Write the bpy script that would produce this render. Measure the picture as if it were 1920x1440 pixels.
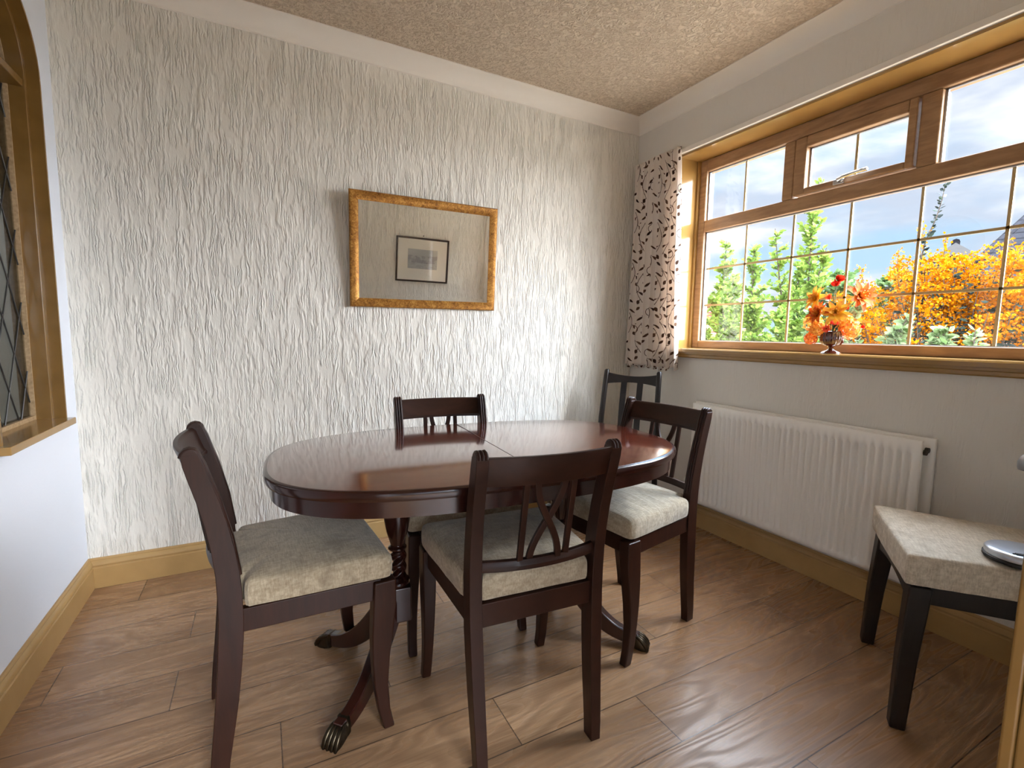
import bpy, bmesh, math, random
import numpy as np
from mathutils import Vector, Matrix, Euler

S = bpy.context.scene
COL = S.collection
for o in list(bpy.data.objects): bpy.data.objects.remove(o)
R = math.radians
PI = math.pi
random.seed(7); RNG = np.random.default_rng(11)

# ------------------------------------------------------------------ camera
CAM = Vector((-2.3621, -2.6763, 1.1566))
yaw, pitch, roll = 0.4823, -0.1024, 0.0160
fw = Vector((math.sin(yaw)*math.cos(pitch), math.cos(yaw)*math.cos(pitch), math.sin(pitch)))
rt = Vector((math.cos(yaw), -math.sin(yaw), 0)); up = rt.cross(fw)
r2 = math.cos(roll)*rt + math.sin(roll)*up; u2 = -math.sin(roll)*rt + math.cos(roll)*up
cd = bpy.data.cameras.new('camera'); cam = bpy.data.objects.new('camera', cd); COL.objects.link(cam)
cam.matrix_world = Matrix(((r2.x, u2.x, -fw.x, CAM.x), (r2.y, u2.y, -fw.y, CAM.y), (r2.z, u2.z, -fw.z, CAM.z), (0, 0, 0, 1)))
cd.sensor_width = 36; cd.lens = 899.67/1920*36; cd.clip_start = 0.02; cd.clip_end = 300
S.camera = cam

S.view_settings.view_transform = 'Standard'; S.view_settings.look = 'None'
S.view_settings.gamma = 1; S.view_settings.use_curve_mapping = False
S.view_settings.exposure = 0.46
try:
    S.cycles.max_bounces = 10; S.cycles.diffuse_bounces = 6; S.cycles.glossy_bounces = 5
    S.cycles.transparent_max_bounces = 16; S.cycles.sample_clamp_indirect = 6.0
    S.cycles.use_denoising = True
except Exception: pass

# ------------------------------------------------------------------ node helpers
class NT:
    def __init__(s, nt): s.nt = nt; s.n = nt.nodes; s.l = nt.links
    def new(s, t, **kw):
        n = s.n.new(t)
        for k, v in kw.items(): setattr(n, k, v)
        return n
    def put(s, sock, v):
        if isinstance(v, X): s.l.new(v.s, sock)
        elif hasattr(v, 'is_output'): s.l.new(v, sock)
        elif v is not None:
            if isinstance(v, (tuple, list)) and len(v) == 3 and sock.type == 'RGBA': v = (*v, 1)
            sock.default_value = v
    def math(s, op, *a, clamp=False):
        n = s.new('ShaderNodeMath', operation=op, use_clamp=clamp)
        for i, v in enumerate(a): s.put(n.inputs[i], v)
        return X(s, n.outputs[0])
    def pos(s):
        return s.sep(s.new('ShaderNodeNewGeometry').outputs['Position'])
    def obj(s): return s.sep(s.new('ShaderNodeTexCoord').outputs['Object'])
    def uv(s): return s.sep(s.new('ShaderNodeTexCoord').outputs['UV'])
    def sep(s, sock):
        n = s.new('ShaderNodeSeparateXYZ'); s.put(n.inputs[0], sock)
        return [X(s, o) for o in n.outputs]
    def vec(s, x, y, z):
        n = s.new('ShaderNodeCombineXYZ')
        for i, v in enumerate((x, y, z)): s.put(n.inputs[i], v)
        return n.outputs[0]
    def noise(s, v, scale=1, detail=2, rough=.5, dist=0, out=0):
        n = s.new('ShaderNodeTexNoise'); s.put(n.inputs['Vector'], v)
        n.inputs['Scale'].default_value = scale; n.inputs['Detail'].default_value = detail
        n.inputs['Roughness'].default_value = rough; n.inputs['Distortion'].default_value = dist
        return X(s, n.outputs[out])
    def white(s, v):
        n = s.new('ShaderNodeTexWhiteNoise', noise_dimensions='3D'); s.put(n.inputs['Vector'], v)
        return X(s, n.outputs['Value'])
    def voro(s, v, scale=1, feature='F1', out='Distance', rnd=1):
        n = s.new('ShaderNodeTexVoronoi', feature=feature); s.put(n.inputs['Vector'], v)
        n.inputs['Scale'].default_value = scale; n.inputs['Randomness'].default_value = rnd
        return X(s, n.outputs[out])
    def sstep(s, e0, e1, v):
        n = s.new('ShaderNodeMapRange', interpolation_type='SMOOTHSTEP')
        s.put(n.inputs['Value'], v); n.inputs['From Min'].default_value = e0; n.inputs['From Max'].default_value = e1
        return X(s, n.outputs['Result'])
    def ramp(s, v, stops, interp='LINEAR'):
        n = s.new('ShaderNodeValToRGB'); s.put(n.inputs[0], v); cr = n.color_ramp; cr.interpolation = interp
        while len(cr.elements) < len(stops): cr.elements.new(0.5)
        for e, (p, c) in zip(cr.elements, stops): e.position = p; e.color = (*c, 1) if len(c) == 3 else c
        return X(s, n.outputs[0])
    def mix(s, f, a, b, mode='MIX'):
        n = s.new('ShaderNodeMix', data_type='RGBA', blend_type=mode)
        s.put(n.inputs[0], f); s.put(n.inputs[6], a); s.put(n.inputs[7], b)
        return X(s, n.outputs[2])
    def bump(s, h, strength=1, dist=.002, normal=None):
        n = s.new('ShaderNodeBump'); n.inputs['Strength'].default_value = strength; n.inputs['Distance'].default_value = dist
        s.put(n.inputs['Height'], h)
        if normal is not None: s.put(n.inputs['Normal'], normal)
        return n.outputs[0]
class X:
    def __init__(s, t, sock): s.t = t; s.s = sock
    def _(op):
        return lambda a, b: a.t.math(op, a, b)
    def _r(op):
        return lambda a, b: a.t.math(op, b, a)
    __add__ = _('ADD'); __radd__ = _('ADD'); __sub__ = _('SUBTRACT'); __rsub__ = _r('SUBTRACT')
    __mul__ = _('MULTIPLY'); __rmul__ = _('MULTIPLY'); __truediv__ = _('DIVIDE'); __rtruediv__ = _r('DIVIDE')
    def lt(a, b): return a.t.math('LESS_THAN', a, b)
    def gt(a, b): return a.t.math('GREATER_THAN', a, b)
    def floor(a): return a.t.math('FLOOR', a)
    def fract(a): return a.t.math('FRACT', a)
    def sin(a): return a.t.math('SINE', a)
    def abs(a): return a.t.math('ABSOLUTE', a)
    def sqrt(a): return a.t.math('SQRT', a)
    def max(a, b): return a.t.math('MAXIMUM', a, b)
    def min(a, b): return a.t.math('MINIMUM', a, b)
    def pow(a, b): return a.t.math('POWER', a, b)
    def mod(a, b): return a.t.math('FLOORED_MODULO', a, b)

def srgb(r, g, b):
    f = lambda c: c/12.92 if c <= .04045 else ((c+.055)/1.055)**2.4
    return tuple(f(c/255) for c in (r, g, b))

MATS = {}
def mat(name, base=(.5, .5, .5), rough=.5, metal=0, spec=.5, coat=0, coat_rough=.05, fn=None, sheen=0, ior=None, transl=0):
    m = bpy.data.materials.new(name); m.use_nodes = True; nt = NT(m.node_tree)
    p = m.node_tree.nodes['Principled BSDF']
    p.inputs['Base Color'].default_value = (*base, 1); p.inputs['Roughness'].default_value = rough
    p.inputs['Metallic'].default_value = metal; p.inputs['Specular IOR Level'].default_value = spec
    p.inputs['Coat Weight'].default_value = coat; p.inputs['Coat Roughness'].default_value = coat_rough
    p.inputs['Sheen Weight'].default_value = sheen
    if ior: p.inputs['IOR'].default_value = ior
    if fn:
        r = fn(nt)
        for k, v in (r or {}).items(): nt.put(p.inputs[k], v)
    if transl:
        t = nt.new('ShaderNodeBsdfTranslucent'); mx = nt.new('ShaderNodeMixShader'); mx.inputs[0].default_value = transl
        src = p.inputs['Base Color']
        if src.is_linked: nt.l.new(src.links[0].from_socket, t.inputs[0])
        else: t.inputs[0].default_value = (*base, 1)
        nt.l.new(p.outputs[0], mx.inputs[1]); nt.l.new(t.outputs[0], mx.inputs[2])
        nt.l.new(mx.outputs[0], m.node_tree.nodes['Material Output'].inputs[0])
    MATS[name] = m
    return m

# ------------------------------------------------------------------ world: broken cloud, brighter towards the hidden sun
SUN_DIR = Vector((.66, -.62, .42)).normalized()          # towards the sun
W = bpy.data.worlds.new('sky'); S.world = W; W.use_nodes = True
wn = NT(W.node_tree); bg = W.node_tree.nodes['Background']
tc = wn.new('ShaderNodeTexCoord').outputs['Generated']
dx, dy, dz = wn.sep(tc)
den = dz.max(.0) + .22
cv = wn.vec(dx/den, dy/den, dz*2.0)
cl = wn.sstep(.34, .55, wn.noise(cv, 1.15, 6, .55, .35))
sh = wn.noise(wn.vec(dx*3, dy*3, dz*9), 1.7, 4, .5)
cloud = wn.mix(wn.sstep(.38, .62, sh), (.51, .59, .72), (.90, .92, .95))
skyc = wn.mix(cl, wn.mix(wn.sstep(0, .5, dz), (.46, .66, .84), (.26, .50, .80)), cloud)
dt = dx*SUN_DIR.x + dy*SUN_DIR.y + dz*SUN_DIR.z
glow = wn.sstep(.70, 1.0, dt)*2.0 + 1.0 + wn.sstep(.3, .9, dy*-1)*1.0
highc = wn.sstep(.37, .60, dz)*17.0 + 1.0
below = dz.lt(-.02)
col = wn.mix(below, skyc, (.20, .20, .17))
wn.put(bg.inputs[0], col); wn.put(bg.inputs[1], glow*highc*1.0)
try: W.cycles.sampling_method = 'MANUAL'; W.cycles.sample_map_resolution = 512
except Exception: pass

# the sun behind thin cloud: a very soft sun
sd = bpy.data.lights.new('sun', 'SUN'); so = bpy.data.objects.new('sun', sd); COL.objects.link(so)
sd.energy = 23.0; sd.angle = R(80); sd.color = (.93, .975, 1.04)
so.rotation_euler = (-SUN_DIR).to_track_quat('-Z', 'Y').to_euler(); so.location = (6, -5, 6)

# ------------------------------------------------------------------ mesh helpers
class MB:
    def __init__(s): s.v = []; s.f = []; s.uv = None
    def add(s, vs, fs):
        b = len(s.v); s.v += [tuple(x) for x in vs]; s.f += [tuple(b+i for i in f) for f in fs]; return s
    def box(s, x0, x1, y0, y1, z0, z1):
        return s.add([(x0, y0, z0), (x1, y0, z0), (x1, y1, z0), (x0, y1, z0), (x0, y0, z1), (x1, y0, z1), (x1, y1, z1), (x0, y1, z1)],
                     [(0, 3, 2, 1), (4, 5, 6, 7), (0, 1, 5, 4), (1, 2, 6, 5), (2, 3, 7, 6), (3, 0, 4, 7)])
    def loft(s, rings, cap=True, closed=True):
        n = len(rings[0]); vs = [p for r in rings for p in r]; fs = []
        for i in range(len(rings)-1):
            for j in range(n if closed else n-1):
                k = (j+1) % n
                fs.append((i*n+j, i*n+k, (i+1)*n+k, (i+1)*n+j))
        if cap and closed:
            fs.append(tuple(reversed(range(n)))); fs.append(tuple((len(rings)-1)*n+j for j in range(n)))
        return s.add(vs, fs)
    def beam(s, pts, sizes, a=(1, 0, 0), b=None):
        """rectangular section swept along pts; sizes (w along a, d along b)"""
        pts = [Vector(p) for p in pts]; a = Vector(a).normalized(); rings = []
        if not isinstance(sizes, list): sizes = [sizes]*len(pts)
        for i, p in enumerate(pts):
            t = (pts[min(i+1, len(pts)-1)] - pts[max(i-1, 0)]).normalized()
            bb = Vector(b) if b is not None else t.cross(a).normalized()
            w, d = sizes[i]
            rings.append([p - a*w/2 - bb*d/2, p + a*w/2 - bb*d/2, p + a*w/2 + bb*d/2, p - a*w/2 + bb*d/2])
        return s.loft(rings)
    def tube(s, pts, rad, n=10, cap=True):
        pts = [Vector(p) for p in pts]; rings = []; ref = None
        if not isinstance(rad, (list, tuple)): rad = [rad]*len(pts)
        for i, p in enumerate(pts):
            t = (pts[min(i+1, len(pts)-1)] - pts[max(i-1, 0)]).normalized()
            if ref is None: ref = t.orthogonal().normalized()
            ref = (ref - t*ref.dot(t)).normalized(); b = t.cross(ref)
            rings.append([p + (ref*math.cos(2*PI*k/n) + b*math.sin(2*PI*k/n))*rad[i] for k in range(n)])
        return s.loft(rings, cap)
    def lathe(s, prof, n=32, c=(0, 0, 0), mod=None):
        rings = []
        for r, z in prof:
            rings.append([(c[0] + (r*(mod(2*PI*k/n, z) if mod else 1))*math.cos(2*PI*k/n), c[1] + (r*(mod(2*PI*k/n, z) if mod else 1))*math.sin(2*PI*k/n), c[2]+z) for k in range(n)])
        return s.loft(rings)
    def prism(s, poly, axis, a, b):
        """poly of 2-tuples; axis 0: poly=(y,z); 1: (x,z); 2: (x,y)"""
        def mk(p, v): return (v, p[0], p[1]) if axis == 0 else ((p[0], v, p[1]) if axis == 1 else (p[0], p[1], v))
        return s.loft([[mk(p, a) for p in poly], [mk(p, b) for p in poly]])
    def build(s, name, m=None, parent=None, bevel=0, seg=2, smooth=35, subsurf=0, loc=None, rot=None, solid=0, fixn=True):
        me = bpy.data.meshes.new(name); me.from_pydata(s.v, [], s.f)
        if fixn:
            bm = bmesh.new(); bm.from_mesh(me); bmesh.ops.recalc_face_normals(bm, faces=bm.faces); bm.to_mesh(me); bm.free()
        if s.uv is not None:
            l = me.uv_layers.new(name='UVMap'); vi = np.empty(len(me.loops), dtype=np.int32); me.loops.foreach_get('vertex_index', vi)
            l.data.foreach_set('uv', np.asarray(s.uv, dtype=np.float32)[vi].ravel())
        if smooth:
            me.shade_smooth()
            try: me.set_sharp_from_angle(angle=R(smooth))
            except Exception: pass
        if m is not None: me.materials.append(MATS[m] if isinstance(m, str) else m)
        o = bpy.data.objects.new(name, me); COL.objects.link(o)
        if solid:
            md = o.modifiers.new('solid', 'SOLIDIFY'); md.thickness = solid; md.offset = 0
        if bevel:
            md = o.modifiers.new('bevel', 'BEVEL'); md.width = bevel; md.segments = seg; md.limit_method = 'ANGLE'; md.angle_limit = R(40); md.harden_normals = True
        if subsurf:
            md = o.modifiers.new('sub', 'SUBSURF'); md.levels = subsurf; md.render_levels = subsurf
        if loc is not None: o.location = loc
        if rot is not None: o.rotation_euler = rot
        if parent is not None: o.parent = parent
        return o

def tag(o, label=None, cat=None, group=None, kind=None):
    if label: o['label'] = label
    if cat: o['category'] = cat
    if group: o['group'] = group
    if kind: o['kind'] = kind
    return o
def empty(name, loc=(0, 0, 0), rz=0, rot=None):
    o = bpy.data.objects.new(name, None); COL.objects.link(o); o.location = loc
    o.rotation_euler = rot if rot is not None else (0, 0, rz); o.empty_display_size = .1
    return o
def struct(name, mb, m, parent=None, **kw):
    o = mb.build(name, m, parent, **kw)
    if parent is None: o['kind'] = 'structure'
    return o
def copy_tree(o, parent=None):
    c = o.copy(); COL.objects.link(c)
    if parent is not None: c.parent = parent
    for ch in list(o.children): copy_tree(ch, c)
    return c
def lerp(a, b, t): return a + (b-a)*t
def interp(tab, z):
    for (z0, *a), (z1, *b) in zip(tab, tab[1:]):
        if z <= z1 or (z1, *b) == tab[-1]:
            t = max(0, min(1, (z-z0)/(z1-z0))); t2 = t
            return [lerp(x, y, t2) for x, y in zip(a, b)]

# ------------------------------------------------------------------ materials
def wallpaper(nt, axis, height, cover):
    P = nt.pos(); u, z = P[axis], P[2]
    w1 = nt.noise(nt.vec(u*24, 0, z*26), 1, 2)*.012; w2 = nt.noise(nt.vec(u*60, 4, z*75), 1, 1)*.004
    uu = u + w1 + w2
    def field(f, seed, wd, zf):
        n = nt.noise(nt.vec(uu*f, seed, z*zf), 1, 1, .4)
        return 1 - nt.sstep(0, wd, (n-.5).abs())
    ridge = field(50, 3, .10, 4.6).max(field(62, 17, .10, 5.4)*.9).max(field(34, 31, .07, 3.6)*.8)
    brk = nt.sstep(.36, .56, nt.noise(nt.vec(u*22, 9, z*7), 1, 2, .6))
    fine = nt.noise(nt.vec(u*220, 0, z*90), 1, 3)
    h = ridge*brk*cover + fine*.12
    return {'Normal': nt.bump(h, 1, height)}
mat('wall_paper', srgb(231, 227, 217), .7, spec=.3, fn=lambda nt: wallpaper(nt, 0, .0052, 1.0))
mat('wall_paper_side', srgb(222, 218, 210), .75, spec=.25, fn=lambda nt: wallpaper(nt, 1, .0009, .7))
mat('wall_plain', srgb(226, 231, 240), .7, spec=.2, fn=lambda nt: {'Normal': nt.bump(nt.noise(nt.vec(*nt.pos()), 140, 3), .35, .001)})
mat('white_trim', srgb(236, 230, 220), .6, spec=.3)
def artex(nt):
    P = nt.pos(); v = nt.vec(P[0], P[1], 0)
    n = nt.noise(v, 38, 3, .6, 1.6); w = nt.voro(v, 60)
    h = nt.sstep(.35, .65, n)*.8 + w*.5
    return {'Normal': nt.bump(h, 1, .006), 'Base Color': nt.mix(nt.sstep(.3, .7, n), srgb(190, 172, 150), srgb(222, 206, 184))}
mat('artex', rough=.85, spec=.15, fn=artex)
def ochre(nt):
    P = nt.pos(); n = nt.noise(nt.vec(P[0]*3, P[1]*3, P[2]*3), 4, 3)
    return {'Base Color': nt.mix(n, srgb(164, 130, 80), srgb(184, 150, 98)), 'Normal': nt.bump(nt.noise(nt.vec(*P), 60, 2), .25, .001)}
mat('ochre_paint', rough=.33, spec=.5, fn=ochre)
mat('ochre_gloss', rough=.14, spec=.5, fn=lambda nt: {'Base Color': nt.mix(nt.noise(nt.vec(*nt.pos()), 8, 3), srgb(148, 112, 58), srgb(166, 130, 76)), 'Normal': nt.bump(nt.noise(nt.vec(*nt.pos()), 50, 2), .2, .001)})
mat('ochre_shaded', rough=.24, spec=.5, fn=lambda nt: {'Base Color': nt.mix(nt.noise(nt.vec(*nt.pos()), 12, 3), srgb(112, 82, 40), srgb(140, 106, 56))})  # ochre paint with the shade on the leaded window and doorway put into its colour
mat('ochre_bead', rough=.6, fn=lambda nt: {'Base Color': nt.mix(nt.noise(nt.vec(*nt.pos()), 90, 4), srgb(126, 96, 54), srgb(206, 178, 140))})
ROWW, ROW0, PL = .196, -1.787, 1.30
KNOWN = {0: -1.325, 1: -1.743, 4: -2.647, 6: -2.636}
def floorm(nt):
    x, y, _ = nt.pos(); g = (y-ROW0)/ROWW; r = g.floor(); fy = g.fract()
    stops = []
    rr = random.Random(3)
    for k in range(-13, 11):
        off = (KNOWN[k] if k in KNOWN else rr.uniform(-2, 0)) % PL / PL
        stops.append(((k+13)/26.0, (off, off, off)))
    off = nt.sep(nt.ramp((r+13.5)/26.0, stops, 'CONSTANT'))[0]
    q = x/PL - off; pid = q.floor(); fx = q.fract()
    h1 = nt.white(nt.vec(r, pid, 1)); h2 = nt.white(nt.vec(r, pid, 5))
    n = nt.noise(nt.vec(x*.95 + h1*37, y*6.5 + h2*19, h1*9), 1, 2.2, .45, .3)
    ring = (n*15).fract(); ring = 1 - nt.sstep(0, .38, (ring-.5).abs())
    st = nt.noise(nt.vec(x*6 + h2*11, y*170, h1*3), 1, 3, .6)
    broad = nt.noise(nt.vec(x*2 + h1*7, y*14, h2*5), 1, 2)
    c = nt.mix(nt.sstep(.25, .8, st*.55 + broad*.45), srgb(140, 105, 74), srgb(192, 154, 116))
    c = nt.mix(ring*.42, c, srgb(112, 80, 52))
    c = nt.mix(h1*.34, c, srgb(120, 88, 60))
    gap = (fy.min(1-fy)*ROWW).lt(.0017).max((fx.min(1-fx)*PL).lt(.0017))
    c = nt.mix(gap*.85, c, srgb(52, 36, 24))
    h = ring*.35 + st*.4 - gap*1.4
    return {'Base Color': c, 'Normal': nt.bump(h, .5, .0011), 'Roughness': .27 + ring*.14}
mat('laminate', rough=.32, spec=.5, fn=floorm)
def mahog(dark, light, s=1.0, gl=0):
    def f(nt):
        x, y, z = nt.obj(); n = nt.noise(nt.vec(x*3*s, y*26*s, z*3*s), 1, 4, .6, .6); n2 = nt.noise(nt.vec(x*18, y*160, z*18), 1, 2)
        return {'Base Color': nt.mix(nt.sstep(.25, .78, n*.7+n2*.3), dark, light)}
    return f
mat('table_wood', rough=.15, spec=.7, coat=1, coat_rough=.09, fn=mahog(srgb(64, 22, 14), srgb(124, 58, 40)))
mat('mahogany', rough=.38, spec=.25, coat=.04, coat_rough=.15, fn=mahog(srgb(36, 18, 11), srgb(58, 31, 20)))
mat('table_base', rough=.22, spec=.5, coat=.3, coat_rough=.15, fn=mahog(srgb(36, 15, 11), srgb(62, 26, 18)))
mat('black_wood', rough=.38, spec=.45, fn=mahog(srgb(20, 16, 15), srgb(40, 32, 29)))
mat('seam_dark', srgb(60, 34, 26), .6)
mat('claw_metal', srgb(58, 48, 38), .28, metal=.9, fn=lambda nt: {'Base Color': nt.mix(nt.noise(nt.vec(*nt.pos()), 55, 3), srgb(24, 20, 17), srgb(84, 72, 54))})
def fabric(c0, c1, c2):
    def f(nt):
        x, y, z = nt.obj()
        a = nt.noise(nt.vec(x*300, y*34, z*90), 1, 3, .7); b = nt.noise(nt.vec(x*36, y*260, z*60), 1, 3, .7)
        g = nt.noise(nt.vec(x, y, z), 13, 3, .6, .8); wr = nt.noise(nt.vec(x*6, y*22, z*9), 1, 2, .5, .5)
        c = nt.mix(nt.sstep(.3, .7, a*.5+b*.5), c0, c1); c = nt.mix(nt.sstep(.45, .75, g)*.55, c, c2)
        return {'Base Color': c, 'Normal': nt.bump(a*.35+b*.35+wr*1.6, .8, .004)}
    return f
mat('seat_fabric', rough=.8, spec=.2, sheen=.35, fn=fabric(srgb(148, 132, 108), srgb(196, 182, 156), srgb(120, 106, 88)))
mat('cover_fabric', rough=.85, spec=.15, sheen=.2, fn=fabric(srgb(176, 164, 144), srgb(226, 216, 198), srgb(164, 148, 124)))
mat('rad_white', srgb(247, 245, 240), .32, spec=.5)
mat('plastic_white', srgb(228, 226, 220), .4)
mat('dark_hole', srgb(50, 46, 40), .6)
mat('chrome', srgb(200, 200, 202), .12, metal=1)
mat('silver', srgb(190, 196, 206), .30, metal=.85)
mat('lamp_grey', srgb(150, 150, 152), .38, metal=.6)
mat('rubber', srgb(22, 22, 24), .5)
def framewood(nt):
    x, y, z = nt.pos()
    n = nt.noise(nt.vec(x*40, y*7, z*46), 1, 4, .6, .3)
    return {'Base Color': nt.mix(nt.sstep(.3, .7, n), srgb(148, 114, 82), srgb(174, 138, 100)), 'Normal': nt.bump(n, .2, .001)}
mat('window_wood', rough=.42, spec=.4, fn=framewood)
mat('glazing_bar', srgb(190, 168, 120), .35, metal=.3)
mat('spacer', srgb(150, 152, 158), .35, metal=.5)
def gold(nt):
    P = nt.pos(); n = nt.noise(nt.vec(*P), 70, 4, .6, 1.2); m = nt.noise(nt.vec(*P), 22, 3)
    return {'Base Color': nt.ramp(n*.7+m*.3, [(.3, srgb(84, 52, 18)), (.5, srgb(166, 112, 46)), (.72, srgb(222, 172, 92))]), 'Roughness': .25+n*.25}
mat('gold_burl', metal=.55, fn=gold)
mat('mirror_glass', (.95, .95, .93), .012, metal=1)
mat('dark_frame', srgb(52, 34, 24), .3)
mat('paper', srgb(226, 222, 210), .8)
def drawing(nt):
    x, y, z = nt.obj()
    n = nt.noise(nt.vec(x, y, z), 14, 4, .6, .6); hills = nt.noise(nt.vec(x*9, 0, 0), 1, 2)*.05 - .035
    trees = nt.sstep(.42, .55, n)*(z - hills).lt(.045)*(z-hills).gt(-.03)
    hatch = nt.noise(nt.vec(x*240+z*240, 0, z*40-x*40), 1, 2)
    ground = nt.sstep(.55, .62, nt.noise(nt.vec(x*14, 0, z*120), 1, 2))*z.lt(-.03)
    k = (trees*.7 + ground*.5)*hatch.max(.3)
    return {'Base Color': nt.mix(k, srgb(176, 178, 178), srgb(66, 66, 68))}
mat('sketch', rough=.8, fn=drawing)
def glassmat(name, tint=(1, 1, 1), refl=1.0, rough=0.0):
    m = bpy.data.materials.new(name); m.use_nodes = True; n = NT(m.node_tree); m.node_tree.nodes.remove(m.node_tree.nodes['Principled BSDF'])
    t = n.new('ShaderNodeBsdfTransparent'); t.inputs[0].default_value = (*tint, 1)
    g = n.new('ShaderNodeBsdfGlossy'); g.inputs['Roughness'].default_value = rough
    ge = n.new('ShaderNodeNewGeometry'); vm = n.new('ShaderNodeVectorMath', operation='DOT_PRODUCT')
    n.l.new(ge.outputs['Normal'], vm.inputs[0]); n.l.new(ge.outputs['Incoming'], vm.inputs[1])
    f = ((1 - X(n, vm.outputs['Value']).abs()).pow(5.0)*.96 + .04)*refl
    mx = n.new('ShaderNodeMixShader'); n.put(mx.inputs[0], f); n.l.new(t.outputs[0], mx.inputs[1]); n.l.new(g.outputs[0], mx.inputs[2])
    n.l.new(mx.outputs[0], m.node_tree.nodes['Material Output'].inputs[0]); MATS[name] = m
glassmat('glass'); glassmat('leaded_glass', (.6, .6, .58), .55, .06); glassmat('picture_glass', (1, 1, 1), .8)
mat('lead', srgb(74, 72, 70), .4, metal=.7)
mat('brown_glass', srgb(70, 26, 18), .06, spec=.8, coat=1, fn=lambda nt: {})
def curtainm(nt):
    u, v, _ = nt.uv(); u = u/1.3; v = v/1.3
    P = .125; k = (u/P).floor(); ph = nt.white(nt.vec(k, 2, 3))*6.28
    vine = (v*(2*PI/.26) + ph).sin()*.026
    w = u - (k+.5)*P - vine
    line = w.abs().lt(.0016)
    Lp = .043; kv = (v/Lp).floor(); lv = (v/Lp).fract()*Lp - Lp/2
    side = kv.mod(2)*2 - 1
    def leaf(cx, cz, ca, sa, l, wd):
        a = w - cx; b = lv - cz
        p = a*ca + b*sa; q = b*ca - a*sa
        e = 1 - (p/l)*(p/l)
        return q.abs().lt(e.max(0)*wd)
    A = leaf(side*.021, .004, side*.72, .69, .0155, .0068)
    B = leaf(side*-.036, -.006, side*-.80, .60, .0150, .0062)
    stem = ((lv-.0) - (w*side)*.9 + .012).abs().lt(.0015)*(w*side).gt(0)*(w*side).lt(.012)
    # rings
    P2 = .21; vv = (v + k*.09).mod(P2) - P2/2; uu = u - (k+.5)*P + .030
    d = (uu*uu + vv*vv).sqrt(); ring = (d-.019).abs().lt(.0016)
    tone = nt.white(nt.vec(k, kv, 7))
    weave = nt.noise(nt.vec(u*700, v*700, 0), 1, 1)
    base = nt.mix(weave, srgb(244, 233, 222), srgb(252, 244, 236))
    lc = nt.mix(tone, srgb(58, 38, 30), srgb(112, 82, 62))
    c = nt.mix(line.max(ring).max(stem), base, srgb(96, 72, 56))
    c = nt.mix(A.max(B), c, lc)
    return {'Base Color': c}
mat('curtain_fabric', rough=.85, spec=.15, fn=curtainm, transl=.3)
def leafm(c0, c1):
    def f(nt):
        oi = nt.new('ShaderNodeNewGeometry').outputs['Random Per Island']
        return {'Base Color': nt.mix(oi, c0, c1)}
    return f
mat('leaf_green', rough=.5, spec=.06, fn=leafm(srgb(72, 102, 34), srgb(138, 158, 72)), transl=.4)
mat('leaf_yellow', rough=.5, spec=.06, fn=leafm(srgb(92, 100, 42), srgb(140, 122, 66)), transl=.4)
mat('leaf_pale', rough=.5, spec=.06, fn=leafm(srgb(74, 96, 50), srgb(126, 138, 102)), transl=.4)
mat('leaf_dark', rough=.4, spec=.1, fn=leafm(srgb(18, 27, 25), srgb(56, 68, 58)), transl=.2)
mat('leaf_distant', rough=.6, spec=.05, fn=leafm(srgb(70, 98, 52), srgb(112, 134, 84)), transl=.3)
mat('blossom', rough=.8, spec=.05, fn=leafm(srgb(164, 90, 0), srgb(186, 120, 4)), transl=.2)
mat('bark', rough=.8, spec=.05, fn=lambda nt: {'Base Color': nt.mix(nt.noise(nt.vec(*nt.pos()), 30, 3), srgb(52, 44, 38), srgb(96, 84, 74))})
mat('paving', rough=.85, spec=.05, fn=lambda nt: {'Base Color': nt.mix(nt.noise(nt.vec(*nt.pos()), 6, 4), srgb(150, 140, 126), srgb(184, 174, 160))})
def brick(nt):
    x, y, z = nt.pos(); t = nt.new('ShaderNodeTexBrick'); nt.put(t.inputs['Vector'], nt.vec(x+y, z, 0))
    t.inputs['Color1'].default_value = (*srgb(130, 84, 72), 1); t.inputs['Color2'].default_value = (*srgb(152, 108, 94), 1); t.inputs['Mortar'].default_value = (*srgb(204, 196, 186), 1)
    t.inputs['Scale'].default_value = 1; t.inputs['Brick Width'].default_value = .22; t.inputs['Row Height'].default_value = .075; t.inputs['Mortar Size'].default_value = .008
    return {'Base Color': t.outputs[0]}
mat('brick', rough=.85, spec=0, fn=brick)
def tiles(nt):
    x, y, z = nt.pos(); rowf = (z*7.0).fract(); n = nt.noise(nt.vec(x, y, z), 3, 3)
    c = nt.mix(n, srgb(34, 34, 37), srgb(50, 50, 54)); line = rowf.lt(.16)
    return {'Base Color': nt.mix(line*.7, c, srgb(18, 17, 19)), 'Normal': nt.bump(rowf, .6, .03)}
mat('roof_tile', rough=.9, spec=0, fn=tiles)
mat('render_white', srgb(92, 91, 90), .8, spec=0)
mat('hall_wall', srgb(176, 170, 160), .8)
mat('petal_lily', rough=.6, spec=.1, fn=lambda nt: (lambda u: {'Base Color': nt.ramp(u, [(0, srgb(250, 214, 50)), (.7, srgb(248, 190, 70)), (1, srgb(236, 130, 70))])})(nt.uv()[0]), transl=.15)
mat('petal_lily_red', rough=.6, spec=.1, fn=lambda nt: (lambda u: {'Base Color': nt.ramp(u, [(0, srgb(226, 160, 30)), (.5, srgb(214, 120, 40)), (1, srgb(190, 62, 36))])})(nt.uv()[0]), transl=.15)
mat('petal_red', srgb(222, 44, 22), .5, transl=.3)
mat('petal_coral', srgb(228, 84, 48), .5, transl=.3)
mat('petal_gold', rough=.5, fn=leafm(srgb(222, 140, 30), srgb(252, 204, 90)), transl=.3)
mat('petal_orange', rough=.5, fn=leafm(srgb(226, 104, 26), srgb(250, 170, 60)), transl=.3)
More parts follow.
